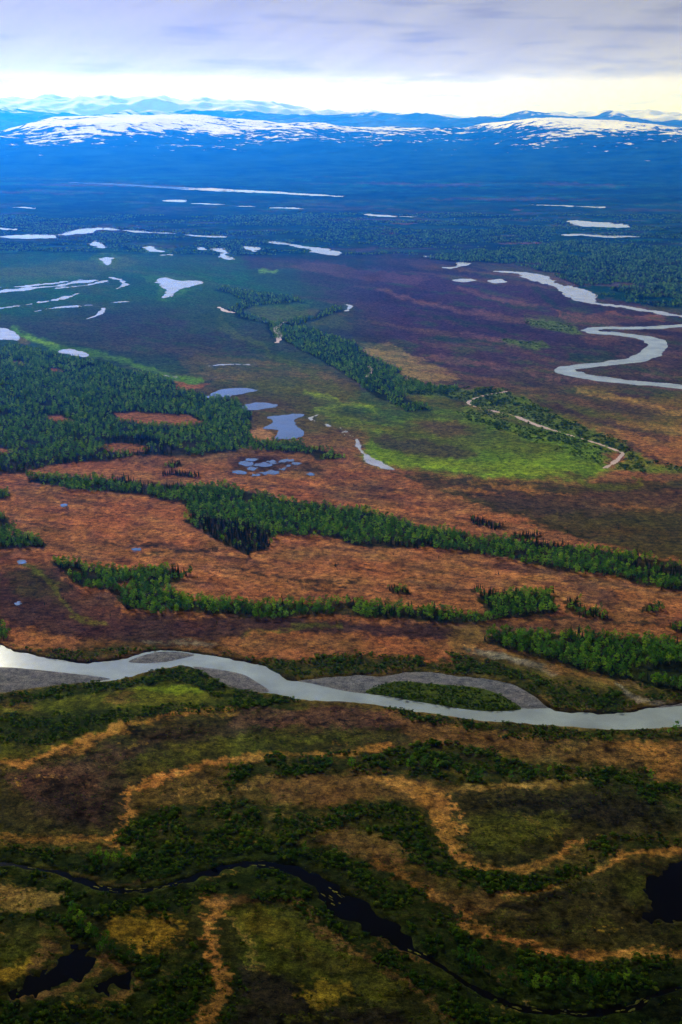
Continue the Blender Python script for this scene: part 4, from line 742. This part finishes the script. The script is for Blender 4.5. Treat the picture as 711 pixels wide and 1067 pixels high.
# ------------------------------------------------------------------ hills and mountains
def snow_mat(name, rock, z0, z1, sx, thr=0.5, soft=.06, slope=0.0):
    m, t, b = new_mat(name); L = t.links.new
    tcn = t.nodes.new('ShaderNodeTexCoord'); sp_ = t.nodes.new('ShaderNodeSeparateXYZ'); L(tcn.outputs['Object'], sp_.inputs[0])
    mr_ = t.nodes.new('ShaderNodeMapRange'); mr_.inputs[1].default_value = z0; mr_.inputs[2].default_value = z1; mr_.clamp = True; L(sp_.outputs[2], mr_.inputs[0])
    n = N(t, 'ShaderNodeTexNoise', Scale=sx, Detail=6.0, Roughness=0.62); L(tcn.outputs['Object'], n.inputs['Vector'])
    n2 = N(t, 'ShaderNodeTexNoise', Scale=sx * .17, Detail=3.0); L(tcn.outputs['Object'], n2.inputs['Vector'])
    a = mathn(t, 'MULTIPLY_ADD', mr_.outputs[0], 0.55); L(n.outputs[0], a.inputs[2])
    a2 = mathn(t, 'MULTIPLY_ADD', n2.outputs[0], 0.5); L(a.outputs[0], a2.inputs[2])
    if slope:
        ge = t.nodes.new('ShaderNodeNewGeometry'); sg = t.nodes.new('ShaderNodeSeparateXYZ'); L(ge.outputs['Normal'], sg.inputs[0])
        a2 = mathn(t, 'ADD', a2.outputs[0], mathn(t, 'MULTIPLY', mathn(t, 'SUBTRACT', sg.outputs[2], 1.0).outputs[0], slope).outputs[0])
    r = ramp(t, [(0.0, rock), (max(0.01, thr - soft), rock), (thr + soft, (0.92, 0.92, 0.94))]); 
    dv = mathn(t, 'MULTIPLY', a2.outputs[0], 0.6); L(dv.outputs[0], r.inputs[0])
    n7 = N(t, 'ShaderNodeTexNoise', Scale=sx * .35, Detail=6.0, Roughness=.65); L(tcn.outputs['Object'], n7.inputs['Vector'])
    r7 = ramp(t, [(.35, (.35, .35, .4)), (.65, (1.9, 1.8, 1.5))]); L(n7.outputs[0], r7.inputs[0])
    mr7 = mixc(t, 'MULTIPLY'); mr7.inputs[0].default_value = 1; mr7.inputs[6].default_value = (*rock, 1); L(r7.outputs[0], mr7.inputs[7])
    r.color_ramp.elements[0].color = r.color_ramp.elements[1].color = (0, 0, 0, 1); r.color_ramp.elements[2].color = (1, 1, 1, 1)
    sm = mixc(t); L(r.outputs[0], sm.inputs[0]); L(mr7.outputs[2], sm.inputs[6]); sm.inputs[7].default_value = (.92, .92, .94, 1)
    L(sm.outputs[2], b.inputs['Base Color']); matte(t, b)
    return m
def range_mesh(name, dist, depth0, depth1, crest, mat, label, rough, freq, seed, ny=110, nx=420, umin=-500, umax=1211, fall=1.0, skew=0.6):
    xs = np.linspace((umin - CX) / FPX, (umax - CX) / FPX, nx) * dist
    ys = np.linspace(dist - depth0, dist + depth1, ny)
    X, Y = np.meshgrid(xs, ys)
    cu = np.array([c[0] for c in crest], float); cv = np.array([c[1] for c in crest], float)
    zc = CAMH + (VH - np.interp(X / dist * FPX + CX, cu, cv)) * dist / FPX
    w = np.where(Y < dist, sstep(-depth0, 0, Y - dist) ** skew * 1.0, 1 - sstep(0, depth1, Y - dist))
    if fall != 1.0: w = np.where(Y < dist, w ** fall, w)
    n = (ridged(X / freq, Y / freq, seed, 6) - .62) * rough
    n2 = fbm(X / (freq * 2.6), Y / (freq * 2.6), seed + 3, 3) * rough * .5
    Z = zc * w + (n + n2) * np.clip(w * 1.6, 0, 1) - 25 * (1 - w)
    o = grid_mesh(name, X, Y, Z, mat)
    return tag(o, label, kind='structure')
M_hill = snow_mat('forested foothill with snow', (.008, .030, .024), 10, 560, .0062, .68, .02, 1.0)
M_mtn1 = snow_mat('blue ridge with snow flecks', (.05, .06, .06), 250, 800, .0022, .70, .04, .8)
M_mtn2 = snow_mat('snow mountain', (.06, .07, .08), 0, 800, .0022, .42, .05, .4)
range_mesh('snowy_hills', 24000, 10000, 6000, [(-500, 150), (-60, 150), (30, 138), (66, 128), (80, 122.5), (110, 120), (140, 118.5), (170, 118.5), (210, 120), (250, 123), (290, 126), (330, 124), (352, 126), (372, 128), (420, 131), (450, 132), (470, 133), (500, 130), (530, 127), (560, 126.5), (620, 128), (711, 134), (900, 142), (1211, 148)],
           M_hill, 'blue foothills with snow patches along their flat tops', 190, 1700, 5, ny=170, nx=560, fall=1.35)
range_mesh('mountain_range', 34000, 5000, 4000, [(-500, 116), (0, 117), (40, 117), (75, 118), (130, 118), (200, 116), (260, 119), (330, 118), (400, 120), (460, 121), (520, 122), (541, 117), (560, 121), (590, 127), (612, 124), (625, 120), (640, 125), (680, 129), (711, 130), (900, 128), (1211, 124)],
           M_mtn1, 'far blue ridge flecked with snow behind the foothills', 300, 1400, 15, ny=130, nx=700)
range_mesh('mountain_range', 40000, 5000, 6000, [(-500, 109), (0, 110), (18, 106), (40, 110), (66, 105), (90, 109), (120, 107), (150, 109), (172, 106), (200, 110), (232, 111), (262, 109), (300, 113), (330, 115), (380, 117), (430, 118), (480, 119), (520, 119), (600, 118), (660, 116), (690, 119), (711, 118), (900, 113), (1211, 110)],
           M_mtn2, 'farthest white snow peaks under the cloud sheet', 480, 1500, 25, ny=130, nx=700)

# ------------------------------------------------------------------ plants: prototypes
def tube(v, f, p0, p1, r0, r1, n=5):
    p0 = np.array(p0, float); p1 = np.array(p1, float); d = p1 - p0; d /= np.linalg.norm(d)
    a = np.cross(d, (0.3, 0.9, 0.2)); a /= np.linalg.norm(a); b = np.cross(d, a); s = len(v)
    for p, r in ((p0, r0), (p1, r1)):
        for k in range(n):
            t = 2 * math.pi * k / n; v.append(p + r * (math.cos(t) * a + math.sin(t) * b))
    for k in range(n): f.append((s + k, s + (k + 1) % n, s + n + (k + 1) % n, s + n + k))
def leaf(v, f, c, nrm, size, rg):
    nrm = nrm / (np.linalg.norm(nrm) + 1e-9); a = np.cross(nrm, rg.normal(size=3)); a /= np.linalg.norm(a) + 1e-9; b = np.cross(nrm, a); s = len(v)
    k = rg.uniform(.6, 1.15, 4)
    v.extend([c + a * size * k[0], c + b * size * .7 * k[1] - nrm * size * .15, c - a * size * k[2], c - b * size * .7 * k[3] - nrm * size * .15]); f.append((s, s + 1, s + 2, s + 3))
def birch_meshes(i):
    rg = np.random.default_rng(100 + i); h = 10.0; tv, tf, v, f = [], [], [], []
    lean = rg.uniform(-.5, .5, 2); top = np.array([lean[0], lean[1], h * .86])
    tube(tv, tf, (0, 0, -.4), top * (1, 1, .55), .16, .10); tube(tv, tf, top * (1, 1, .55), top, .10, .03)
    for q in range(11):
        z = h * rg.uniform(.22, .92); prof = math.sin(math.pi * min(1, (z / h - .10) / .95) ** .8) * .9 + .15
        an = q * 2.4 + rg.uniform(-.4, .4); rad = rg.uniform(.55, 1.0) * 1.9 * prof
        c = np.array([math.cos(an) * rad, math.sin(an) * rad, z]) + top * (1, 1, 0) * z / h
        tube(tv, tf, np.array([lean[0] * z / h, lean[1] * z / h, z * .82]), c, .06, .02, 4)
        cr_ = rg.uniform(.8, 1.25) * (0.7 + .5 * prof)
        for k in range(15):
            d = rg.normal(size=3); d /= np.linalg.norm(d); p = c + d * cr_ * rg.uniform(.5, 1.0) * (1, 1, .85)
            leaf(v, f, p, d + (0, 0, .5), rg.uniform(.34, .62), rg)
    for k in range(16):
        d = rg.normal(size=3) * (.45, .45, .6); leaf(v, f, top + (0, 0, .5) + d, d + (0, 0, .6), rg.uniform(.25, .45), rg)
    return (tv, tf), (v, f)
def spruce_meshes(i):
    rg = np.random.default_rng(300 + i); h = 10.0; tv, tf, v, f = [], [], [], []
    tube(tv, tf, (0, 0, -.4), (0, 0, h * .97), .15, .02)
    for l in range(13):
        z = h * (.08 + .90 * l / 13); r = 1.75 * (1 - (z / h)) ** .85 + .18
        m = 8 if l < 9 else 5
        for k in range(m):
            an = 2 * math.pi * k / m + l * .7 + rg.uniform(-.2, .2); rr = r * rg.uniform(.7, 1.15); s = len(v)
            d = np.array([math.cos(an), math.sin(an), 0]); t = np.array([-d[1], d[0], 0])
            v.extend([d * .05 + (0, 0, z + .45), d * rr * .6 + t * rr * .36 + (0, 0, z), d * rr + (0, 0, z - .28), d * rr * .6 - t * rr * .36 + (0, 0, z)])
            v[-4:] = [np.array(q, float) for q in v[-4:]]; f.append((s, s + 1, s + 2, s + 3))
    return (tv, tf), (v, f)
def willow_mesh(i):
    rg = np.random.default_rng(500 + i); v, f = [], []
    for q in range(5):
        an = rg.uniform(0, 6.28); rad = rg.uniform(.2, 1.1); c = np.array([math.cos(an) * rad, math.sin(an) * rad, rg.uniform(.6, 1.15)]); r = rg.uniform(.6, .95)
        for k in range(15):
            d = rg.normal(size=3); d[2] = abs(d[2]) * 1.1 - .25; d /= np.linalg.norm(d); leaf(v, f, c + d * r * rg.uniform(.55, 1.05), d + (0, 0, .35), rg.uniform(.24, .42), rg)
    for k in range(6):
        an = k * 1.05; tube(v, f, (0, 0, -.2), (math.cos(an) * .8, math.sin(an) * .8, 1.1), .05, .02, 3)
    return v, f
def proto_mesh(name, vf, mat):
    me = bpy.data.meshes.new(name); me.from_pydata([tuple(map(float, q)) for q in vf[0]], [], vf[1]); me.update(); me.materials.append(mat); return me
NV = 5
BIRCH = []; SPRUCE = []; SHRUB = []
for i in range(NV):
    t_, c_ = birch_meshes(i); BIRCH.append((proto_mesh('birch_trunk', t_, M_bark), proto_mesh('birch_crown', c_, M_birch)))
    t_, c_ = spruce_meshes(i); SPRUCE.append((proto_mesh('spruce_trunk', t_, M_dbark), proto_mesh('spruce_crown', c_, M_spruce)))
    SHRUB.append(proto_mesh('willow_shrub', willow_mesh(i), M_willow))
def joined(pair, name):       # trunk and crown in one mesh, for the woods that read as a mass
    me = bpy.data.meshes.new(name); vv, ff, mi = [], [], []
    for k, m in enumerate(pair):
        s = len(vv); vv += [tuple(q.co) for q in m.vertices]
        for p in m.polygons: ff.append([s + j for j in p.vertices]); mi.append(k)
        me.materials.append(m.materials[0])
    me.from_pydata(vv, [], ff); me.polygons.foreach_set('material_index', mi); me.update(); return me
def proto_col(name, meshes):
    c = bpy.data.collections.new(name)
    for i, m in enumerate(meshes): c.objects.link(bpy.data.objects.new('%s_%02d' % (name, i), m))
    return c
PC_TREES = proto_col('tree_prototype', [joined(b, 'birch_whole') for b in BIRCH] + [joined(s, 'spruce_whole') for s in SPRUCE])
PC_SHRUB = proto_col('shrub_prototype', SHRUB)
def scatter_group(name, pc):
    g = bpy.data.node_groups.new(name, 'GeometryNodeTree')
    g.interface.new_socket('Geometry', in_out='INPUT', socket_type='NodeSocketGeometry'); g.interface.new_socket('Geometry', in_out='OUTPUT', socket_type='NodeSocketGeometry')
    gi = g.nodes.new('NodeGroupInput'); go = g.nodes.new('NodeGroupOutput'); iop = g.nodes.new('GeometryNodeInstanceOnPoints')
    ci = g.nodes.new('GeometryNodeCollectionInfo'); ci.inputs['Collection'].default_value = pc; ci.inputs['Separate Children'].default_value = True; ci.inputs['Reset Children'].default_value = True
    def attr(nm, ty):
        a = g.nodes.new('GeometryNodeInputNamedAttribute'); a.data_type = ty; a.inputs['Name'].default_value = nm; return next(q for q in a.outputs if q.enabled and q.name == 'Attribute')
    g.links.new(gi.outputs[0], iop.inputs['Points']); g.links.new(ci.outputs[0], iop.inputs['Instance']); iop.inputs['Pick Instance'].default_value = True
    g.links.new(attr('variant', 'INT'), iop.inputs['Instance Index']); g.links.new(attr('turn', 'FLOAT_VECTOR'), iop.inputs['Rotation']); g.links.new(attr('size', 'FLOAT_VECTOR'), iop.inputs['Scale'])
    g.links.new(iop.outputs[0], go.inputs[0]); return g
G_TREE = scatter_group('tree scatter', PC_TREES); G_SHRUB = scatter_group('shrub scatter', PC_SHRUB)
def scatter_obj(name, P, var, turn, size, group, label, cat):
    me = bpy.data.meshes.new(name); me.vertices.add(len(P)); me.vertices.foreach_set('co', P.astype(np.float32).ravel())
    a = me.attributes.new('variant', 'INT', 'POINT'); a.data.foreach_set('value', var.astype(np.int32))
    a = me.attributes.new('turn', 'FLOAT_VECTOR', 'POINT'); a.data.foreach_set('vector', np.stack([0 * turn, 0 * turn, turn], -1).astype(np.float32).ravel())
    a = me.attributes.new('size', 'FLOAT_VECTOR', 'POINT'); a.data.foreach_set('vector', size.astype(np.float32).ravel())
    o = bpy.data.objects.new(name, me); col.objects.link(o); md = o.modifiers.new('scatter', 'NODES'); md.node_group = group
    return tag(o, label, cat, kind='stuff')

# ------------------------------------------------------------------ plants: placing
def in_poly(u, v, poly): return signed_dist(u, v, poly) > 0
def warped(u, v, k=1.0):
    s_ = 0.35 + (v - 118) / 600.0
    a = fbm(u / 16, v / 7, 63, 4); b = fbm(u / 16, v / 7, 65, 4)
    return u + a * 9 * s_ * k, v + b * 4.2 * s_ * k
def fill(poly, sp_, k=1.0):
    pa = np.asarray(poly, float); x, y = unproj(pa[:, 0], pa[:, 1]); m = 3 * sp_
    gx_, gy_ = np.meshgrid(np.arange(x.min() - m, x.max() + m, sp_), np.arange(y.min() - m, y.max() + m, sp_))
    gx_ = gx_.ravel() + rng.uniform(-.48, .48, gx_.size) * sp_; gy_ = gy_.ravel() + rng.uniform(-.48, .48, gy_.size) * sp_
    u, v = proj(gx_, gy_); b = (u > pa[:, 0].min() - 15) & (u < pa[:, 0].max() + 15) & (v > pa[:, 1].min() - 9) & (v < pa[:, 1].max() + 9)
    gx_, gy_, u, v = gx_[b], gy_[b], u[b], v[b]; wu_, wv_ = warped(u, v, k)
    ok = in_poly(wu_, wv_, poly)
    return gx_[ok], gy_[ok], u[ok], v[ok], wu_[ok], wv_[ok]
stands = {}
def tree_points(poly, spr, sp_, size, gaps=True):
    x, y, u, v, wu_, wv_ = fill(poly, sp_)
    keep = np.ones(len(x), bool)
    if gaps: keep &= fbm(x / 38, y / 38, 71, 3) > -.42
    for q in CLEARINGS + CAVITY: keep &= ~in_poly(u, v, q)
    x, y, u, v = x[keep], y[keep], u[keep], v[keep]
    ps = np.full(len(x), spr) + .25 * fbm(x / 60, y / 60, 73, 2)
    for q in SPRUCE_ZONES: ps = np.where(in_poly(u, v, q), .86, ps)
    isp = rng.uniform(size=len(x)) < ps
    h = size * np.clip(rng.normal(.92, .2, len(x)), .45, 1.45) * (1 + .16 * fbm(x / 50, y / 50, 75, 2))
    h = np.where(isp, h * rng.uniform(.75, 1.2, len(x)), h)
    return x, y, u, v, isp, h
T = {k: [] for k in ('x', 'y', 'u', 'v', 's', 'h', 'g')}
def add_trees(gname, x, y, u, v, s, h):
    for k, q in zip(('x', 'y', 'u', 'v', 's', 'h'), (x, y, u, v, s, h)): T[k].append(np.asarray(q, float))
    T['g'] += [gname] * len(x)
for nm, lab, poly, spr, sp_, size in FORESTS: add_trees(nm, *tree_points(poly, spr, sp_, size))
for poly, spr in SMALL_WOODS: add_trees('small', *tree_points(poly, spr, 5.2, .85, False))
# lone spruces and birches dotted over the bog
n = 260; u_ = rng.uniform(-40, 750, n); v_ = rng.uniform(488, 652, n); x_, y_ = unproj(u_, v_)
kp = fbm(u_ / 40, v_ / 14, 81, 3) > .05
add_trees('lone', x_[kp], y_[kp], u_[kp], v_[kp], np.ones(kp.sum()), rng.uniform(.3, .6, kp.sum()))
# trees by the foreground creek
FG = {'fg_left': [(76, 954, 1.15), (81, 962, 1.1), (86, 970, 1.0), (92, 974, .95), (99, 978, 1.0), (110, 985, 1.15), (118, 992, .9), (137, 998, .95), (73, 960, .8), (88, 960, .7), (104, 992, .8)],
      'fg_bank': [(96, 897, .9), (104, 893, 1.0), (112, 897, .95), (119, 900, 1.0), (126, 895, 1.0), (133, 901, .85), (140, 899, .8), (100, 902, .8), (110, 903, .8), (147, 896, .7)],
      'fg_right': [(481, 1000, 1.1), (490, 1004, 1.0), (495, 1007, 1.1), (503, 1009, .9), (523, 1026, .85), (532, 1019, 1.0), (550, 1030, .9), (558, 1031, 1.1), (569, 1028, .8), (586, 1029, .9), (600, 1027, .8), (616, 1029, 1.15), (623, 1026, .9), (653, 1023, 1.0), (640, 1026, .8), (548, 1022, .8), (511, 1016, .9)],
      'fg_river': [(705, 762, 1.0), (690, 765, .7), (698, 766, .75)],
      'fg_mid': [(366, 800, 1.0), (345, 797, .8), (430, 796, .9), (441, 798, .9), (425, 800, .8), (500, 812, .9), (532, 812, .9), (560, 808, 1.0), (573, 806, .8), (474, 806, .9), (455, 800, .8), (678, 812, .9), (366, 852, .8), (355, 851, .9), (318, 888, .9)]}
for k, l in FG.items():
    a = np.array(l); x_, y_ = unproj(a[:, 0], a[:, 1]); add_trees(k, x_, y_, a[:, 0], a[:, 1], np.zeros(len(a)), a[:, 2] * 1.2)
for k in 'xyuvsh': T[k] = np.concatenate(T[k])
T['g'] = np.array(T['g'])
T['s'] = T['s'] > .5
var = rng.integers(0, NV, len(T['x'])); turn = rng.uniform(0, 6.28, len(T['x'])); wid = rng.uniform(.95, 1.5, len(T['x'])) * np.where(T['s'], .8, 1)
dist = np.sqrt(T['x'] ** 2 + T['y'] ** 2 + CAMH ** 2)
px = T['h'] * 10 / dist * FPX
inframe = (T['u'] > 2) & (T['u'] < 709) & (T['v'] < 1064)
single = np.zeros(len(px), bool)
fgm = np.array([g.startswith('fg_') for g in T['g']])
for sp_flag, nmax in ((False, 300), (True, 300)):
    m = inframe & (T['s'] == sp_flag)
    score = np.where(m, px / T['h'] ** .6 + 100 * fgm, -1); pick = np.argsort(-score)[:nmax]
    single[pick[score[pick] > 0]] = True
LB = {'fg_left': ('pale green birch in the row above the black oxbow pool at lower left', 'birches above the oxbow'), 'fg_bank': ('young birch in the clump on the far bank of the dark creek at left', 'birches on the creek bank'),
      'fg_right': ('bright green birch beside the narrow dark creek at lower right', 'birches along the lower creek'), 'fg_river': ('small birch on the near river bank at the right edge', 'birches by the river bank'),
      'fg_mid': ('small birch rising from the near willow belts below the river', 'birches in the willow belts'), 'right': ('birch in the near rows of the thick wood at right above the river', 'birches of the riverside wood'),
      'band': ('birch in the near rows of the narrow band above the purple heath', 'birches of the narrow band'), 'clump': ('birch in the oval grove standing in the bog', 'birches of the oval grove'), 'small': ('birch in one of the small dark bog clumps', 'birches of the bog clumps'),
      'mid': ('birch on the near side of the long slanting wood', 'birches of the slanting wood'), 'edge': ('birch in the small wood cut by the left edge', 'birches of the left edge wood')}
LS = {'right': ('dark narrow spruce among the birches of the thick right wood', 'spruces of the riverside wood'), 'band': ('dark spruce in the narrow birch band above the purple heath', 'spruces of the narrow band'),
      'clump': ('dark spruce in the oval grove standing in the bog', 'spruces of the oval grove'), 'small': ('dark spruce in one of the small bog clumps', 'spruces of the bog clumps'), 'mid': ('dark spruce on the near side of the long slanting wood', 'spruces of the slanting wood'),
      'lone': ('stunted dark spruce standing alone on the open brown bog', 'lone spruces on the bog'), 'edge': ('dark spruce in the small wood cut by the left edge', 'spruces of the left edge wood')}
for i in np.where(single)[0]:
    s_ = bool(T['s'][i]); g = T['g'][i]; lab = (LS if s_ else LB).get(g)
    if lab is None: single[i] = False; continue
    e = bpy.data.objects.new('spruce_tree' if s_ else 'birch_tree', None); e.empty_display_size = 1; col.objects.link(e)
    e.location = (T['x'][i], T['y'][i], 0); e.rotation_euler = (0, 0, turn[i]); h = T['h'][i]; e.scale = (h * wid[i], h * wid[i], h)
    tag(e, lab[0], 'tree', lab[1])
    pr = (SPRUCE if s_ else BIRCH)[var[i]]
    for nm, me in zip(('trunk', 'crown'), pr):
        o = bpy.data.objects.new(nm, me); col.objects.link(o); o.parent = e
rest = ~single
P = np.stack([T['x'], T['y'], 0 * T['x']], -1); S3 = np.stack([T['h'] * wid, T['h'] * wid, T['h']], -1); VI = var + NV * T['s']
for nm, lab, *_ in FORESTS:
    m = rest & (T['g'] == nm)
    if m.any(): scatter_obj('birch_forest', P[m], VI[m], turn[m], S3[m], G_TREE, lab, 'forest')
m = rest & np.isin(T['g'], ['small', 'lone'])
if m.any(): scatter_obj('bog_trees', P[m], VI[m], turn[m], S3[m], G_TREE, 'scattered small dark trees dotted over the brown bog', 'trees')

# far wood on the right: clumped crowns only a pixel or two high
x, y, u, v, wu_, wv_ = fill([(440, 268), (490, 262), (530, 258), (600, 251), (711, 259), (820, 263), (820, 340), (711, 324), (660, 315), (625, 310), (612, 302), (598, 296), (575, 286), (555, 280), (520, 275), (470, 272)], 11, .6)
kp = fbm(x / 120, y / 120, 91, 3) > -.35
x, y = x[kp], y[kp]; n = len(x)
scatter_obj('birch_forest', np.stack([x, y, 0 * x], -1), rng.integers(0, 2 * NV, n), rng.uniform(0, 6.28, n), np.stack([rng.uniform(1.4, 2.4, n), rng.uniform(1.4, 2.4, n), rng.uniform(.8, 1.3, n)], -1), G_TREE, 'dark distant forest behind the bright river on the right', 'forest')

# belts of forest across the far plain, a pixel or two high
x, y, u, v, wu_, wv_ = fill([(-140, 262), (120, 262), (300, 268), (420, 268), (520, 256), (600, 250), (711, 255), (830, 255), (830, 225), (400, 222), (-140, 226)], 13, .5)
kp = fbm(u / 60, v / 2.6, 92, 4, .6) > -.02
for _p in [p for k_, l_, m_, p in FAR_POLYS if max(q_[1] for q_ in p) < 275]: kp &= signed_dist(u, v - 1.2, np.asarray(_p)) < -1.6
for _w in WET_FAR:
    _u, _v = proj(_w[:, 0], _w[:, 1], .5)
    if _v.max() < 300: kp &= signed_dist(u, v - 1.2, np.stack([_u, _v], -1)) < -1.4
x, y = x[kp], y[kp]; n = len(x)
scatter_obj('birch_forest', np.stack([x, y, 0 * x], -1), rng.integers(0, 2 * NV, n), rng.uniform(0, 6.28, n), np.stack([rng.uniform(1.3, 2.8, n), rng.uniform(1.3, 2.8, n), rng.uniform(.5, .95, n)], -1), G_TREE, 'blue green forest belts streaking across the far plain', 'forest')

# willow scrub
SX, SY, SU, SV, SH = [], [], [], [], []
for k, (poly, sp_, size) in enumerate(WILLOW + WILLOW_FAR):
    x, y, u, v, wu_, wv_ = fill(poly, sp_, 1.2)
    kp = fbm(x / 16, y / 22, 95, 4) > (-.12 if k >= 9 else -.25)
    x, y, u, v = x[kp], y[kp], u[kp], v[kp]
    h = size * np.clip(rng.normal(.95, .3, len(x)), .4, 1.9) * (1 + .5 * np.clip(fbm(x / 20, y / 20, 97, 3), -.5, 1))
    SX.append(x); SY.append(y); SU.append(u); SV.append(v); SH.append(h)
# thin scatter of low bushes over the near marsh
n = 11000; u_ = rng.uniform(-60, 770, n); v_ = 735 + 345 * rng.uniform(0, 1, n); kp = fbm(u_ / 26, v_ / 11, 99, 4) > .12; u_, v_ = u_[kp], v_[kp]
x_, y_ = unproj(u_, v_); SX.append(x_); SY.append(y_); SU.append(u_); SV.append(v_); SH.append(rng.uniform(.22, .62, len(x_)))
SX, SY, SU, SV, SH = map(np.concatenate, (SX, SY, SU, SV, SH))
# none in the water or on gravel
wet = np.zeros(len(SX), bool)
for q in (RIVER,): wet |= in_poly(SU, SV, spline(q, 3, True)) & ~in_poly(SU, SV, ISLAND)
wet |= signed_dist(SX, SY, np.vstack([cl, crr[::-1]])) > 1.2
for q in (DARK_POND, OXBOW, OXBOW2): wet |= in_poly(SU, SV, q)
for w_ in WET_FAR: wet |= signed_dist(SX, SY, w_) > -3
for k in 'SX SY SU SV SH'.split(): globals()[k] = globals()[k][~wet]
n = len(SX); sv = rng.integers(0, NV, n); st = rng.uniform(0, 6.28, n); sw = rng.uniform(.9, 1.5, n)
SZ = np.where(in_poly(SU, SV, ISLAND), -0.1, 0.0)
d_ = np.sqrt(SX ** 2 + SY ** 2 + CAMH ** 2); spx = SH / d_
inf = (SU > 2) & (SU < 709) & (SV < 1064) & (SV > 640)
pick = np.argsort(-np.where(inf, spx, -1))[:300]; one = np.zeros(n, bool); one[pick] = True
def shrub_label(u, v):
    if v > 980: return ('large willow bush in the darkest scrub along the bottom of the picture', 'willow bushes at the bottom')
    if v > 880: return ('large willow bush in the scrub bordering the dark foreground creek', 'willow bushes by the creek')
    if v > 765: return ('large willow bush in the curved scrub belts below the river', 'willow bushes below the river')
    return ('large willow bush in the green scrub beside the river', 'willow bushes by the river')
for i in pick:
    o = bpy.data.objects.new('willow_shrub', SHRUB[sv[i]]); col.objects.link(o)
    o.location = (SX[i], SY[i], SZ[i]); o.rotation_euler = (0, 0, st[i]); o.scale = (SH[i] * sw[i], SH[i] * sw[i], SH[i])
    l, g = shrub_label(SU[i], SV[i]); tag(o, l, 'shrub', g)
m = ~one
scatter_obj('willow_scrub', np.stack([SX, SY, SZ], -1)[m], sv[m], st[m], np.stack([SH * sw, SH * sw, SH], -1)[m], G_SHRUB, 'low dark green willow scrub along the river, creek and marsh', 'scrub')
print('trees', len(T['x']), 'shrubs', n)

# ------------------------------------------------------------------ cloud bank added out of view to shade the near marsh
M_shade_cloud, t_, b_ = new_mat('added shade cloud'); b_.inputs['Base Color'].default_value = (.80, .81, .84, 1); b_.inputs['Roughness'].default_value = 1; b_.inputs['Specular IOR Level'].default_value = 0
n_ = N(t_, 'ShaderNodeTexNoise', Scale=.002, Detail=5.0); r_ = ramp(t_, [(.3, (.70, .71, .75)), (.7, (.86, .86, .88))]); t_.links.new(n_.outputs[0], r_.inputs[0]); t_.links.new(r_.outputs[0], b_.inputs['Base Color'])
cx_ = np.linspace(-1, 1, 90); X, Y = np.meshgrid(cx_, cx_)
rr = np.sqrt(X ** 2 + Y ** 2); rim = np.clip(1 - rr ** 4 * 1.0, 0, None); mask = np.clip(1.0 - rr, 0, 1)
XX = X * 6200; YY = 200 + Y * 4800
def lift(seed): return .6 + .7 * ridged(XX / 900, YY / 900, seed, 5)
ed = sstep(0, .35, 1 - np.maximum(np.abs(X), np.abs(Y)) + .10 * fbm(X * 5, Y * 5, 3, 3))
top = 1950 + 600 * ed * lift(7); bot = 1950 - 170 * ed * lift(9)
r_, c_ = X.shape; idx = np.arange(r_ * c_).reshape(r_, c_)
vv = np.concatenate([np.stack([XX, YY, top], -1).reshape(-1, 3), np.stack([XX, YY, bot], -1).reshape(-1, 3)])
q = np.stack([idx[:-1, :-1], idx[:-1, 1:], idx[1:, 1:], idx[1:, :-1]], -1).reshape(-1, 4)
off = r_ * c_
ring = np.concatenate([idx[0, :], idx[1:, -1], idx[-1, -2::-1], idx[-2:0:-1, 0]])
side = [(ring[k], ring[k] + off, ring[(k + 1) % len(ring)] + off, ring[(k + 1) % len(ring)]) for k in range(len(ring))]
cb = mesh_obj('shade_cloud_bank', vv, [tuple(map(int, a)) for a in q] + [tuple(int(b) + off for b in a[::-1]) for a in q] + [tuple(map(int, a)) for a in side], M_shade_cloud, smooth=True)
tag(cb, 'unseen grey cloud bank added overhead to shade the foreground marsh', kind='structure')

# ------------------------------------------------------------------ haze
M_haze = bpy.data.materials.new('blue haze'); M_haze.use_nodes = True; t_ = M_haze.node_tree; t_.nodes.clear()
mo = t_.nodes.new('ShaderNodeOutputMaterial'); pv = t_.nodes.new('ShaderNodeVolumePrincipled')
pv.inputs['Color'].default_value = (.004, .13, 1.0, 1); pv.inputs['Density'].default_value = 6.2e-5; pv.inputs['Anisotropy'].default_value = 0.72
pv.inputs['Density Attribute'].default_value = ''; pv.inputs['Temperature Attribute'].default_value = ''; pv.inputs['Color Attribute'].default_value = ''
pv.inputs['Absorption Color'].default_value = (1, 1, 1, 1)
t_.links.new(pv.outputs[0], mo.inputs['Volume'])
x0, x1, y0, y1, z0, z1 = -70000, 70000, -12000, 62000, -60, 1300
hv = [(x, y, z) for z in (z0, z1) for y in (y0, y1) for x in (x0, x1)]
hz = mesh_obj('haze', hv, [(0, 2, 3, 1), (4, 5, 7, 6), (0, 1, 5, 4), (2, 6, 7, 3), (0, 4, 6, 2), (1, 3, 7, 5)], M_haze)
tag(hz, 'blue haze filling the distance', kind='stuff')
